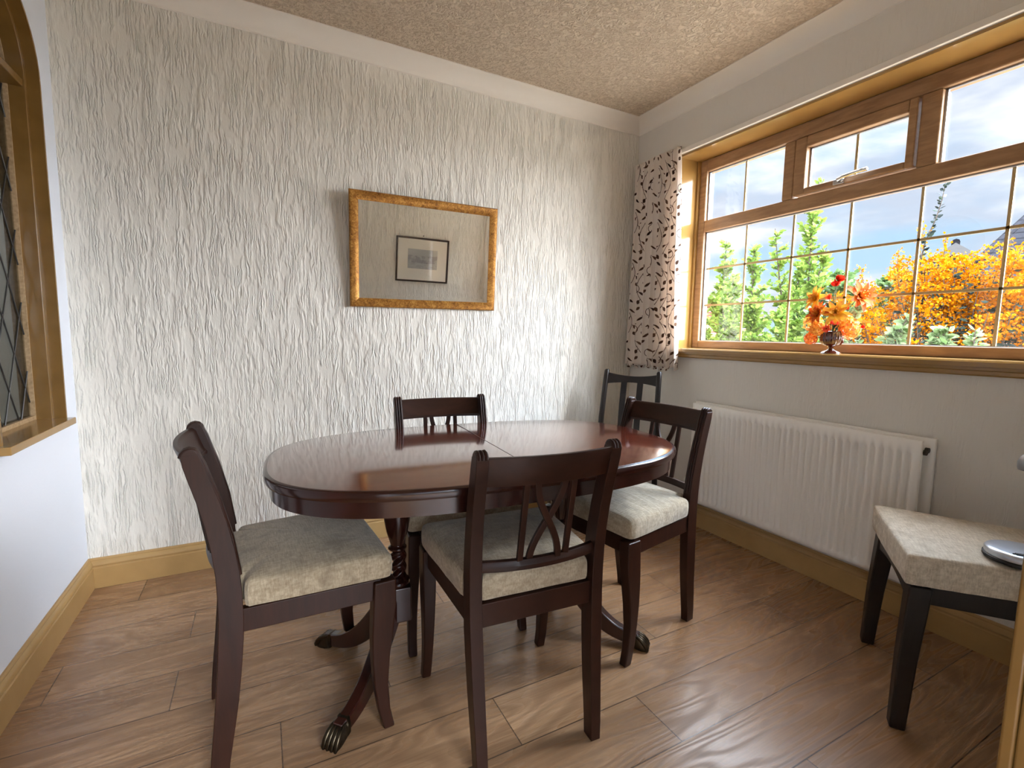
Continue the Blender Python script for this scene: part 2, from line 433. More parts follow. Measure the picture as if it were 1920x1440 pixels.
mat('stem_green', srgb(54, 84, 38), .5)
mat('flower_eye', srgb(60, 40, 16), .7)

# ------------------------------------------------------------------ room shell
H = 2.60; LX = -3.075; FY = -2.50; YB = -4.3
HB, BT = .1347, .02
DX0, DX1 = -2.62, -1.616            # doorway in the front wall, where the photographer stands
struct('floor', MB().box(-3.20, .25, YB, .12, -.1, 0), 'laminate', smooth=0)
struct('ceiling', MB().box(-3.20, .3, YB, .12, H, H+.1), 'artex', smooth=0)
struct('wall_back', MB().box(-3.20, .25, 0, .12, 0, H), 'wall_paper', smooth=0)
# right wall with the window opening
WY0, WY1, WZ0, WZ1, WT = -2.245, -.375, 1.062, 2.285, .25
m = MB().box(0, WT, YB, WY0, 0, H).box(0, WT, WY1, .12, 0, H).box(0, WT, WY0, WY1, 0, WZ0).box(0, WT, WY0, WY1, WZ1, H)
struct('wall_right', m, 'wall_paper_side', smooth=0)
# left wall with the arched internal window
AY0, AY1, AZ0, AZS = -.69, -.13, .79, 2.07; AC = (AY0+AY1)/2; AR = (AY1-AY0)/2
def wall_left():
    m = MB(); x0, x1 = -3.20, LX
    m.box(x0, x1, YB, AY0, 0, H).box(x0, x1, AY1, .12, 0, H).box(x0, x1, AY0, AY1, 0, AZ0)
    n = 24
    for i in range(n):
        a0 = PI - PI*i/n; a1 = PI - PI*(i+1)/n
        p = [(AC+AR*math.cos(a0), AZS+AR*math.sin(a0)), (AC+AR*math.cos(a1), AZS+AR*math.sin(a1))]
        m.prism([p[0], p[1], (p[1][0], H), (p[0][0], H)], 0, x0, x1)
    return m
struct('wall_left', wall_left(), 'wall_plain', smooth=0)
struct('wall_front', MB().box(DX1+.03, .12, FY-.12, FY, 0, H).box(LX-.1, DX0-.03, FY-.12, FY, 0, H).box(DX0-.03, DX1+.03, FY-.12, FY, 2.03, H), 'wall_paper', smooth=0)
struct('wall_hall', MB().box(-3.20, -2.6, YB-.1, YB, 0, H).box(-1.4, .25, YB-.1, YB, 0, H).box(-2.6, -1.4, YB-.1, YB, 1.95, H).box(-2.6, -1.4, YB-.1, YB, 0, .2).box(-.9, -.8, YB, FY-.12, 0, H), 'hall_wall', smooth=0)
# lobby seen darkly through the leaded glass
struct('wall_lobby', MB().box(-4.0, -3.9, -3, .6, 0, H).box(-4.0, -3.2, .5, .6, 0, H).box(-4.0, -3.2, -3.1, -3, 0, H).box(-4, -3.2, -3, .6, -.1, 0).box(-4, -3.2, -3, .6, H, H+.1), 'hall_wall', smooth=0)
# coving (concave quarter profile)
CD, CW = .0669, .1069
def cov(n=8):
    pts = [(0, H-CD-.004), (.006, H-CD)]
    for i in range(n+1):
        a = PI/2*i/n
        pts.append((.006+(CW-.006)*(1-math.cos(a)), H-CD+(CD-.004)*math.sin(a)) if False else (CW-(CW-.006)*math.cos(a), H-.004-(CD-.004)*(1-math.sin(a))))
    pts += [(CW, H), (0, H)]
    return pts
prof = cov()
def mitred(prof, a, b, axis, wallpos, sgn, e0, e1):
    """profile (dist from wall, z) swept between a and b; e0/e1 the mitre slope at the ends"""
    ra = []; rb = []
    for d, z in prof:
        if axis == 'x': ra.append((a+e0*d, wallpos+sgn*d, z)); rb.append((b+e1*d, wallpos+sgn*d, z))
        else: ra.append((wallpos+sgn*d, a+e0*d, z)); rb.append((wallpos+sgn*d, b+e1*d, z))
    return MB().loft([ra, rb])
struct('trim_1', mitred(prof, LX, 0, 'x', 0, -1, 1, -1), 'white_trim')
struct('trim_2', mitred(prof, FY, 0, 'y', 0, -1, 1, -1), 'white_trim')
struct('trim_3', mitred(prof, FY, 0, 'y', LX, 1, 1, -1), 'white_trim')
struct('trim_4', mitred(prof, LX, 0, 'x', FY, 1, 1, -1), 'white_trim')
# skirting: plain board with a moulded top
bp = [(0, 0), (BT, 0), (BT, .092), (BT-.003, .096), (BT-.003, .101), (BT, .105), (BT-.001, .112), (BT-.006, .120), (BT-.010, .124), (BT-.010, .128), (.006, HB), (0, HB)]
struct('baseboard_back', mitred(bp, LX, 0, 'x', 0, -1, 1, -1), 'ochre_paint', smooth=25)
struct('baseboard_right', mitred(bp, FY, 0, 'y', 0, -1, 1, -1), 'ochre_paint', smooth=25)
struct('baseboard_left', mitred(bp, FY, 0, 'y', LX, 1, 1, -1), 'ochre_paint', smooth=25)
struct('baseboard_front', mitred(bp, DX1+.06, 0, 'x', FY, 1, 0, -1), 'ochre_paint', smooth=25)

# doorway casing beside the camera
d = empty('door_1', (DX1, FY-.06, 0)); d['kind'] = 'structure'
def dbox(x0, x1, y0, y1, z0, z1): return MB().box(x0-DX1, x1-DX1, y0-FY+.06, y1-FY+.06, z0, z1)
dbox(DX1, DX1+.03, FY-.14, FY+.0, 0, 2.03).build('door_jamb', 'ochre_shaded', d, bevel=.003)
dbox(DX0-.03, DX0, FY-.14, FY+.0, 0, 2.03).build('door_jamb', 'ochre_shaded', d, bevel=.003)
dbox(DX0-.03, DX1+.03, FY-.14, FY+.0, 2.0, 2.03).build('door_head', 'ochre_shaded', d, bevel=.003)
dbox(DX1+.001, DX1+.06, FY+.0, FY+.014, 0, 2.06).build('architrave', 'ochre_shaded', d, bevel=.004)
dbox(DX0-.06, DX0-.001, FY+.0, FY+.014, 0, 2.06).build('architrave', 'ochre_shaded', d, bevel=.004)

# ------------------------------------------------------------------ main window
w1 = empty('window_1', (0, 0, 0)); w1['kind'] = 'structure'
XF, XG = .17, .215
GL, GR = -.445, -2.155
MB().box(.0, XF+.06, WY0, WY0+.012, WZ0, WZ1).build('reveal', 'ochre_gloss', w1)
MB().box(.0, XF+.06, WY1-.012, WY1, WZ0, WZ1).box(XF-.022, XF+.02, WY1-.026, WY1-.010, WZ0, WZ1).build('reveal', 'ochre_gloss', w1, bevel=.002)
MB().box(.0, XF+.06, WY0, WY1, WZ1-.012, WZ1).build('soffit', 'ochre_gloss', w1)
SZ = 1.090
sp = [(-.045, SZ-.022), (-.045, SZ-.006), (-.039, SZ), (XF+.06, SZ), (XF+.06, SZ-.03), (0, SZ-.03), (-.0, SZ-.058), (-.022, SZ-.058), (-.026, SZ-.052), (-.026, SZ-.030)]
MB().prism([(x, z) for x, z in [(-.045, SZ-.024), (-.045, SZ-.006), (-.039, SZ), (XF+.06, SZ), (XF+.06, SZ-.03), (.0, SZ-.03)]], 1, WY0-.03, WY1+.025).build('window_sill', 'ochre_gloss', w1, smooth=25)
MB().prism([(0, SZ-.024), (-.030, SZ-.024), (-.030, SZ-.036), (-.024, SZ-.040), (-.024, SZ-.052), (-.018, SZ-.058), (0, SZ-.058)], 1, WY0-.02, WY1+.015).build('sill_moulding', 'ochre_gloss', w1, smooth=25)
FT, FB = 2.273, SZ
gt1, gb1, gt2, gb2 = 2.200, 1.900, 1.828, 1.138
mu = [(-.957, -1.016), (-1.562, -1.636)]
fr = MB()
x0, x1 = XF, XF+.075
fr.box(x0, x1, GL, WY1-.012, FB, FT).box(x0, x1, WY0+.012, GR, FB, FT)
fr.box(x0, x1, GR, GL, gt1, FT).box(x0, x1, GR, GL, FB, gb2).box(x0, x1, GR, GL, gt2, gb1)
fr.box(x0, x1, mu[0][1], mu[0][0], gb1, gt1).box(x0, x1, mu[1][1], mu[1][0], gb1, gt1)
fr.build('window_frame', 'window_wood', w1, bevel=.007, seg=3)
# opening top sash
sa0, sa1, sb0, sb1 = -1.024, -1.556, 1.908, 2.196
ga0, ga1, gz0, gz1 = -1.084, -1.524, 1.938, 2.142
sx0, sx1 = XF-.011, XF+.05
sh = MB().box(sx0, sx1, ga0, sa0, sb0, sb1).box(sx0, sx1, sa1, ga1, sb0, sb1).box(sx0, sx1, ga1, ga0, gz1, sb1).box(sx0, sx1, ga1, ga0, sb0, gz0)
sash = sh.build('sash', 'window_wood', w1, bevel=.006, seg=3)
MB().box(XG-.006, XG-.002, ga1, ga0, gz0, gz1).build('pane', 'glass', sash, smooth=0)
MB().box(XG-.012, XG-.007, -1.304-.006, -1.304+.006, gz0, gz1).build('glazing_bar', 'glazing_bar', sash)
hd = MB().box(sx0-.014, sx0, -1.285, -1.235, gz0-.030, gz0-.006)
hd.tube([(sx0-.012, -1.26, gz0-.016), (sx0-.026, -1.265, gz0-.012), (sx0-.032, -1.29, gz0-.006), (sx0-.032, -1.34, gz0-.0), (sx0-.030, -1.395, gz0+.002)], [.008, .009, .008, .0075, .009], 10)
tag(hd.build('handle', 'chrome', sash, bevel=.003), 'chrome window handle')
def pane(ya, yb, za, zb):
    return MB().box(XG, XG+.004, yb, ya, za, zb).build('pane', 'glass', w1, smooth=0)
pane(GL, mu[0][0], gb1, gt1); pane(mu[1][1], GR, gb1, gt1); pane(GL, GR, gb2, gt2)
def bars(ys, zs, ya, yb, za, zb):
    m = MB()
    for y in ys: m.box(XG-.008, XG-.002, y-.0055, y+.0055, za, zb)
    for z in zs: m.box(XG-.008, XG-.002, yb, ya, z-.0055, z+.0055)
    return m.build('glazing_bar', 'glazing_bar', w1)
bars([-.700], [], GL, mu[0][0], gb1, gt1); bars([-1.895], [], mu[1][1], GR, gb1, gt1)
bars([-.730, -1.015, -1.300, -1.585, -1.870], [1.598, 1.366], GL, GR, gb2, gt2)
def spacer(ya, yb, za, zb, x=XG):
    m = MB(); t = .009; x0, x1 = x-.022, x-.009
    m.box(x0, x1, ya-t, ya, za, zb).box(x0, x1, yb, yb+t, za, zb).box(x0, x1, yb, ya, zb-t*.7, zb).box(x0, x1, yb, ya, za, za+t*.4)
    return m.build('pane_spacer', 'spacer', w1)
spacer(GL, mu[0][0], gb1, gt1); spacer(mu[1][1], GR, gb1, gt1); spacer(GL, GR, gb2, gt2); spacer(ga0, ga1, gz0, gz1, XG)

# curtain track above the window
rl = MB().box(-.022, -.004, -2.42, -.03, 2.286, 2.312).box(-.004, 0, -2.40, -.05, 2.292, 2.306)
tag(rl.build('curtain_track', 'white_trim', None, bevel=.002), 'white curtain track along the top of the garden window', 'curtain rail')

# curtain
def curtain(y_top0, y_top1, y_bot0, y_bot1, folds, seed, name, label):
    rnd = random.Random(seed)
    nu, nv = folds*16, 46; m = MB(); uvs = []
    ztop, zbot = 2.318, .955
    ph = [rnd.uniform(-.35, .35) for _ in range(folds+2)]; am = [rnd.uniform(.75, 1.2) for _ in range(folds+2)]
    for j in range(nv+1):
        t = j/nv; z = ztop + (zbot-ztop)*t; arc = 0; prev = None
        for i in range(nu+1):
            s = i/nu; f = s*folds; k = int(min(f, folds-1e-6)); fl = f-k
            a = lerp(am[k], am[k+1], fl)
            y = lerp(lerp(y_top0, y_top1, s), lerp(y_bot0, y_bot1, s), t**.8)
            amp = lerp(.017, .030, min(1, t*1.6))*a
            wv = math.sin(2*PI*f + ph[k]*math.sin(PI*fl)*2 + .35*math.sin(t*3+k))
            x = -.052 - .012*t + amp*wv + .004*math.sin(5*t+s*9)
            y += .007*math.cos(2*PI*f)*(.5+t)
            zz = z + (.010*math.sin(2*PI*f+1) - .004*math.sin(s*11))*(1 if t > .98 else 0) + (.008*math.sin(2*PI*f*1.0) if t < .015 else 0)
            m.v.append((x, y, zz))
    for j in range(nv):
        for i in range(nu):
            a = j*(nu+1)+i; m.f.append((a, a+1, a+nu+2, a+nu+1))
    mid = [Vector(m.v[(nv//2)*(nu+1)+i]) for i in range(nu+1)]; arc = [0]
    for p, q_ in zip(mid, mid[1:]): arc.append(arc[-1]+(q_-p).length)
    m.uv = [(arc[i], -(m.v[j*(nu+1)+i][2]-ztop)) for j in range(nv+1) for i in range(nu+1)]
    o = m.build(name, 'curtain_fabric', None, smooth=180, solid=.0025, fixn=False)
    return tag(o, label, 'curtain')
curtain(-.035, -.435, -.030, -.520, 8, 4, 'curtain', 'cream curtain with a brown leaf pattern gathered at the left of the window')

# ------------------------------------------------------------------ arched internal window with leaded lights
w2 = empty('window_2', (LX, AC, AZ0)); w2['kind'] = 'structure'
OFF = Vector((LX, AC, AZ0))
def arch_path(r, z0, n=20, zs=AZS):
    pts = [(AC-r, z0), (AC-r, zs)]
    for i in range(1, n): a = PI-PI*i/n; pts.append((AC+r*math.cos(a), zs+r*math.sin(a)))
    pts += [(AC+r, zs), (AC+r, z0)]
    return pts
def arch_band(r_out, r_in, xa, xb, z0=AZ0):
    m = MB(); po = arch_path(r_out, z0); pi_ = arch_path(r_in, z0); rings = []
    for a, b in zip(po, pi_): rings.append([(xa, a[0], a[1]), (xb, a[0], a[1]), (xb, b[0], b[1]), (xa, b[0], b[1])])
    return m.loft(rings)
def lo(m, name, mt, parent=w2, **kw):
    m.v = [(x-OFF.x, y-OFF.y, z-OFF.z) for x, y, z in m.v]; return m.build(name, mt, parent, **kw)
lo(arch_band(AR+.002, AR-.008, LX-.125, LX+.004), 'reveal', 'ochre_shaded')
lo(arch_band(AR-.006, AR-.022, LX-.125, LX-.034), 'window_frame', 'ochre_shaded', bevel=.003)
lo(arch_band(AR-.020, AR-.028, LX-.125, LX-.082, ), 'glazing_bead', 'ochre_bead')
lo(MB().box(LX-.12, LX-.040, AY0+.02, AY1-.02, 2.045, 2.075), 'transom', 'ochre_shaded', bevel=.004)
lo(MB().box(LX-.12, LX+.034, AY0-.03, AY1-.008, AZ0-.022, AZ0+.004), 'window_sill', 'ochre_gloss', bevel=.003)
lo(MB().box(LX-.12, LX-.085, AY0+.02, AY1-.02, AZ0+.003, AZ0+.020), 'bottom_rail', 'ochre_bead')
gx = LX-.098
gm = MB(); pth = arch_path(AR-.024, AZ0+.012)
gm.loft([[(gx-.002, a, b) for a, b in pth], [(gx+.002, a, b) for a, b in pth]])
lo(gm, 'pane', 'leaded_glass', smooth=0)
lm = MB(); dw, dh = .066, .133
def inside(y, z): return abs(y-AC) < AR-.03 and (AZ0+.02 < z < 2.045 or (z > 2.075 and (y-AC)**2+(z-AZS)**2 < (AR-.03)**2))
for sgn in (1, -1):
    for k in range(-14, 40):
        run = []
        for i in range(0, 241):
            z = AZ0 + 1.62*i/240; y = AC + sgn*((z-AZ0)/dh*dw) - sgn*k*2*dw + .02
            if inside(y, z): run.append((gx+.004, y, z))
            else:
                if len(run) > 2: lm.tube([run[0], run[-1]], .0028, 6)
                run = []
        if len(run) > 2: lm.tube([run[0], run[-1]], .0028, 6)
lo(lm, 'lead_came', 'lead')

# ------------------------------------------------------------------ mahogany chairs
def chair():
    root = empty('dining_chair')
    post = [(0, -.208, .030, .040), (.10, -.196, .032, .046), (.22, -.180, .034, .052), (.38, -.166, .035, .056), (.50, -.163, .034, .054), (.62, -.172, .033, .050), (.75, -.199, .032, .046), (.84, -.228, .032, .042), (.866, -.239, .032, .036)]
    zs = [0, .05, .1, .16, .22, .3, .38, .44, .50, .56, .62, .69, .75, .80, .84, .856, .866]
    px = lambda z: interp([(0, .172), (.4, .182), (.87, .190)], z)[0]
    py = lambda z: interp(post, z)[0]
    for sx in (-1, 1):
        m = MB()
        # smooth the centre line
        def sm(z): return (py(max(0, z-.05)) + py(z) + py(min(.866, z+.05)))/3
        m.beam([(sx*px(z), sm(z), z) for z in zs], [(interp(post, z)[1], interp(post, z)[2]) for z in zs], (1, 0, 0), (0, 1, 0))
        # scrolled, reeded top
        zt, yt = .866, sm(.866)
        for k in (-1, 0, 1):
            pts = [(sx*px(z)+k*.0095, sm(z)+interp(post, z)[2]/2+.0005, z) for z in (.55, .65, .75, .80, .84)]
            pts += [(sx*px(.866)+k*.0095, yt+.019*math.cos(a), zt-.006+.019*math.sin(a)) for a in (0, .5, 1.0, 1.57, 2.1, 2.6, 3.1)]
            m.tube(pts, .0046, 8)
        m.tube([(sx*px(.866)-.0155, yt, zt-.004), (sx*px(.866)+.0155, yt, zt-.004)], .0175, 16)
        m.build('back_post', 'mahogany', root, bevel=.004, smooth=40)
        lg = [(0, .222, .030, .032), (.06, .208, .031, .034), (.14, .200, .033, .040), (.22, .200, .037, .050), (.30, .205, .041, .060), (.38, .212, .044, .066), (.455, .214, .045, .062)]
        zl = [0, .03, .06, .1, .14, .18, .22, .26, .30, .34, .38, .42, .455]
        xl = lambda z: sx*(.216 - .006*z/.45)
        MB().beam([(xl(z), interp(lg, z)[0], z) for z in zl], [tuple(interp(lg, z)[1:]) for z in zl], (1, 0, 0), (0, 1, 0)).build('leg', 'mahogany', root, bevel=.005, smooth=40)
        # side rail
        MB().beam([(sx*.182, -.165, .428), (sx*.208, .205, .428)], (.022, .062), (1, 0, 0), (0, 0, 1)).build('seat_rail', 'mahogany', root, bevel=.003)
    MB().box(-.195, .195, .195, .219, .397, .459).build('seat_rail', 'mahogany', root, bevel=.003)
    MB().box(-.178, .178, -.178, -.154, .393, .459).build('seat_rail', 'mahogany', root, bevel=.003)
    # bowed top rail with moulded lower edge, tilted with the posts
    def bow(x, d): return -d*(1-(x/.19)**2)
    xs = [-.178+.356*i/16 for i in range(17)]
    m = MB(); rings = []
    for x in xs:
        zc = .829; ring = []
        yb = lambda z: (py(z) + bow(x, .030))
        for z, off in ((.786, -.008), (.786, .012), (.796, .014), (.800, .0095), (.858, .0095), (.866, .004), (.866, -.006), (.860, -.009)):
            ring.append((x, yb(z)+off, z))
        rings.append(ring)
    m.loft(rings).build('top_rail', 'mahogany', root, bevel=.001, smooth=50)
    rings = []
    for x in xs:
        yb = py(.56) + bow(x, .034)
        rings.append([(x, yb-.012, .549), (x, yb+.010, .549), (x, yb+.012, .560), (x, yb+.008, .575), (x, yb-.006, .575), (x, yb-.014, .562)])
    MB().loft(rings).build('cross_rail', 'mahogany', root, bevel=.001, smooth=50)
    def yat(x, z): t = (z-.56)/(.79-.56); return lerp(py(.56)+bow(x, .034), py(.79)+bow(x, .030), t)
    for sx in (-1, 1):
        MB().beam([(sx*.068, yat(.068, z), z) for z in (.565, .64, .72, .795)], (.0165, .011), (1, 0, 0)).build('slat', 'mahogany', root, bevel=.002)
        pts = []
        for i in range(17):
            t = i/16; z = .565 + .232*t; s = t*t*(3-2*t)*.6 + t*.4
            # nearly upright at the ends, crossing in the middle
            x = -sx*.041 + sx*.082*(0.5 - .5*math.cos(PI*t))
            pts.append((x, yat(x, z) + sx*.003, z))
        MB().beam(pts, (.011, .018), (0, 1, 0)).build('curved_splat', 'mahogany', root, bevel=.002)
    seat_cushion(root, 'seat_fabric', .204, .234, -.176, .238, .4585, .533, .020, notch=(.160, -.134))
    return root
def seat_cushion(root, m_, hw_b, hw_f, yb, yf, z0, z1, crown, name='seat', r=.028, soft=1, notch=None):
    if notch:
        cs0 = [(hw_f, yf), (-hw_f, yf), (-hw_b, notch[1]), (-notch[0], notch[1]), (-notch[0], yb), (notch[0], yb), (notch[0], notch[1]), (hw_b, notch[1])]; rr = [r, r, .012, .006, .008, .008, .006, .012]
    else:
        cs0 = [(hw_f, yf), (-hw_f, yf), (-hw_b, yb), (hw_b, yb)]; rr = [r]*4
    def outline(ins):
        pts = []; cs = [Vector(c) for c in cs0]; n = 6; K = len(cs)
        for i, c in enumerate(cs):
            p, q = cs[i-1], cs[(i+1) % K]
            a = c + (p-c).normalized()*rr[i]; b = c + (q-c).normalized()*rr[i]
            for k in range(n+1):
                t = k/n; pts.append((1-t)**2*a + 2*t*(1-t)*c + t*t*b)
        out = []
        for i, p in enumerate(pts):
            out.append(p); q = pts[(i+1) % len(pts)]
            if (q-p).length > .06:
                for k in range(1, 6): out.append(p.lerp(q, k/6))
        cc = Vector((0, (yb+yf)/2)); dd = [(p-cc) for p in out]
        return [cc + Vector((d.x*(1-ins/hw_f), d.y*(1-ins/((yf-yb)/2)))) for d in dd]
    rnd = random.Random(5); rings = []
    base = outline(0); n = len(base)
    wr = [rnd.uniform(-.0025, .0025) for _ in range(n)]
    for ins, z in ((.012, z0), (.002, z0+.004), (0, z0+.025), (0, z1-.020*soft), (.003*soft, z1-.008*soft), (.010*soft, z1), (.022*soft, z1+.004*soft), (.05, z1+.004*soft+crown*.35)):
        o = outline(ins)
        o = [p + (p.normalized()*wr[i] if 0 <= ins < .01 else Vector((0, 0))) for i, p in enumerate(o)] if len(o) == n else [base[i].lerp(Vector((0, (yb+yf)/2)), ins/.2) for i in range(n)]
        rings.append([(p.x, p.y, z) for p in o])
    c = Vector((0, (yb+yf)/2))
    for s, k in ((.65, .65), (.4, .88), (.15, 1.0)):
        rings.append([(c.x+(p[0]-c.x)*s, c.y+(p[1]-c.y)*s, z1+.004*soft+crown*k) for p in rings[7]])
    return MB().loft(rings).build(name, m_, root, smooth=60, subsurf=1)
CHAIRS = [
    ((-1.702, -1.434), -4.0, 'dark mahogany dining chair in front, turned away, with crossed splats over a grey seat'),
    ((-2.300, -1.150), -86.0, 'dark mahogany dining chair drawn up to the left end of the oval table'),
    ((-1.066, -1.215), 98.0, 'dark mahogany dining chair with a pale seat, between table and radiator'),
    ((-1.678, -.875), 175.0, 'dark mahogany dining chair tucked behind the table against the textured wall'),
]
c0 = chair()
for i, (p, a, lb) in enumerate(CHAIRS):
    c = c0 if i == 0 else copy_tree(c0)
    c.location = (p[0], p[1], 0); c.rotation_euler = (0, 0, R(a)); tag(c, lb, 'chair', 'mahogany dining chairs around the table')

# ------------------------------------------------------------------ black chairs
def black_chair():
    root = empty('black_chair')
    pz = [0, .12, .25, .38, .50, .65, .80, .90, .935, .945]
    tab = [(0, -.235, .034), (.30, -.195, .042), (.48, -.190, .042), (.70, -.210, .038), (.93, -.255, .034), (.945, -.258, .022)]
    xt = lambda z: interp([(0, .185), (.45, .182), (.945, .168)], z)[0]
    for sx in (-1, 1):
        m = MB(); rings = []
        for z in pz:
            y, d = interp(tab, z); w = .030 if z < .94 else .018
            n = 12
            rings.append([(sx*xt(z) + w/2*math.copysign(abs(math.cos(2*PI*k/n))**.6, math.cos(2*PI*k/n)), y + d/2*math.copysign(abs(math.sin(2*PI*k/n))**.6, math.sin(2*PI*k/n)), z) for k in range(n)])
        m.loft(rings).build('back_post', 'black_wood', root, smooth=50)
        MB().beam([(sx*.228, .205, 0), (sx*.218, .196, .22), (sx*.205, .180, .445)], [(.040, .040), (.050, .048), (.060, .056)], (1, 0, 0), (0, 1, 0)).build('leg', 'black_wood', root, bevel=.006)
        MB().beam([(sx*.182, -.185, .420), (sx*.200, .180, .420)], (.024, .060), (1, 0, 0), (0, 0, 1)).build('seat_rail', 'black_wood', root, bevel=.003)
    xs = [-.195+.39*i/12 for i in range(13)]
    pts = [(x, .192, .405 + .022*(1-(x/.195)**2)) for x in xs]
    m = MB(); m.loft([[(x, .180, .387+.022*(1-(x/.195)**2)), (x, .204, .387+.022*(1-(x/.195)**2)), (x, .204, .450), (x, .180, .450)] for x in xs]).build('seat_rail', 'black_wood', root, bevel=.003)
    MB().box(-.178, .178, -.200, -.176, .390, .450).build('seat_rail', 'black_wood', root, bevel=.003)
    yp = lambda z: interp(tab, z)[0]
    xs = [-.165+.33*i/14 for i in range(15)]
    rings = []
    for x in xs:
        s = 1-(x/.165)**2; bow = -.022*s
        zt, zb = .925-.020*s, .852+.014*s
        rings.append([(x, yp(zb)+bow-.010, zb), (x, yp(zb)+bow+.010, zb), (x, yp(zt)+bow+.010, zt), (x, yp(zt)+bow-.010, zt)])
    MB().loft(rings).build('top_rail', 'black_wood', root, bevel=.003, smooth=50)
    for sx in (-1, 1):
        MB().beam([(sx*.052, yp(z)-.016, z) for z in (.44, .55, .65, .75, .875)], (.036, .012), (1, 0, 0)).build('slat', 'black_wood', root, bevel=.002)
    seat_cushion(root, 'cover_fabric', .192, .240, -.185, .222, .444, .540, .006, r=.014, soft=.45)
    return root
b0 = black_chair()
b0.location = (-.50, -.475, 0); b0.rotation_euler = (0, 0, R(121))
tag(b0, 'black slatted chair standing in the corner under the curtain', 'chair')
b1 = copy_tree(b0); b1.location = (-.395, -2.072, 0); b1.rotation_euler = (0, 0, R(35))
tag(b1, 'black legged chair with a loose beige seat cover, by the doorway at the right edge', 'chair')

# ------------------------------------------------------------------ extending oval table
TX, TY, TZ, TR = -1.663, -1.146, .765, R(-3.2)
tb = empty('dining_table', (TX, TY, 0), TR)
tag(tb, 'oval mahogany extending dining table with a polished top and clawed feet', 'table')
TA, TB_, TN = .706, .427, 2.8
def oval(ins, n=120):
    pts = []
    for i in range(n):
        a = 2*PI*i/n; c, s = math.cos(a), math.sin(a); e = 2/TN
        pts.append(((TA-ins)*math.copysign(abs(c)**e, c), (TB_-ins)*math.copysign(abs(s)**e, s)))
    return pts
def oval_loft(prof):
    return MB().loft([[(x, y, z) for x, y in oval(i)] for i, z in prof])
top = oval_loft([(.012, TZ-.012), (.0115, TZ-.003), (.0115, TZ-.0003), (.013, TZ)]).build('tabletop', 'table_wood', tb, smooth=40)
oval_loft([(.013, TZ-.030), (.003, TZ-.028), (.001, TZ-.022), (.0, TZ-.012), (.001, TZ-.006), (.005, TZ-.0015), (.0118, TZ-.0004), (.0118, TZ-.012)]).build('edge_moulding', 'table_base', tb, smooth=40)
MB().box(.022, .0245, -.423, .423, TZ-.002, TZ+.0004).build('leaf_seam', 'seam_dark', top, smooth=0)
ap = MB().loft([[(x, y, TZ-.075) for x, y in oval(.016)], [(x, y, TZ-.028) for x, y in oval(.014)]])
ap.build('apron', 'table_base', tb, smooth=40)
def ped(x):
    m = MB()
    m.box(x-.20, x+.20, -.055, .055, .672, TZ-.03)
    m.lathe([(.020, .310), (.038, .312), (.042, .320), (.040, .328), (.026, .334), (.022, .338)], 28, (x, 0, 0))
    n = 28; rings = []
    for i in range(37):
        z = .336 + .098*i/36; ring = []
        for k in range(n):
            a = 2*PI*k/n; r = .0225 + .0080*math.cos(2*(a - 2*PI*i/36*1.3))
            ring.append((x+r*math.cos(a), r*math.sin(a), z))
        rings.append(ring)
    m.loft(rings)
    m.lathe([(.020, .430), (.030, .436), (.031, .443), (.022, .450), (.025, .462), (.036, .500), (.043, .540), (.045, .570), (.040, .605), (.030, .622), (.037, .632), (.037, .645), (.033, .680)], 28, (x, 0, 0))
    m.build('pedestal_column', 'table_base', tb, bevel=.002, smooth=40)
    MB().box(x-.040, x+.040, -.040, .040, .190, .312).build('pedestal_block', 'table_base', tb, bevel=.006)
for s in (-1, 1):
    x = s*.315; ped(x)
    for sy in (-1, 1):
        dirv = Vector((s*.245, sy*.262, 0)).normalized(); perp = Vector((-dirv.y, dirv.x, 0)); L = .345
        pts, sz = [], []
        for i in range(15):
            t = i/14; r = .018 + (L-.045)*(t**1.0); z = .285 - .250*math.sin(t*PI/2)**1.1 if t < 1 else .035
            z = .035 + .225*(1-math.sin(PI/2*t))**1.25
            pts.append(Vector((x, 0, z)) + dirv*r); sz.append((lerp(.040, .034, t), lerp(.085, .040, t)))
        lg = MB().beam(pts, sz, perp).build('leg', 'table_base', tb, bevel=.005, smooth=50)
        # cast claw cap
        cm = MB(); e = Vector((x, 0, 0)) + dirv*(L-.045)
        def P(f, w, z): return e + dirv*f + perp*w + Vector((0, 0, z))
        def ring(f, w, za, zb): return [P(f, -w, za), P(f, -w*.5, za-.0), P(f, w*.5, za), P(f, w, za), P(f, w*1.05, (za+zb)/2), P(f, w*.8, zb), P(f, -w*.8, zb), P(f, -w*1.05, (za+zb)/2)]
        cm.loft([ring(-.016, .0205, .010, .059), ring(-.005, .0215, .008, .058), ring(-.003, .0195, .006, .053), ring(.012, .0205, .001, .048), ring(.030, .0225, .0, .036), ring(.044, .021, .0, .020), ring(.050, .018, .001, .010)])
        for w in (-.0175, -.006, .006, .0175):
            cm.tube([P(.000, w*.85, .049), P(.014, w*.95, .0475), P(.030, w*1.08, .038), P(.043, w*1.15, .024), P(.051, w*1.15, .009), P(.051, w*1.15, .002)], [.0045, .0062, .0076, .0078, .0068, .004], 8)
        tag(cm.build('claw_foot', 'claw_metal', lg, smooth=50), 'dark cast metal claw cap')

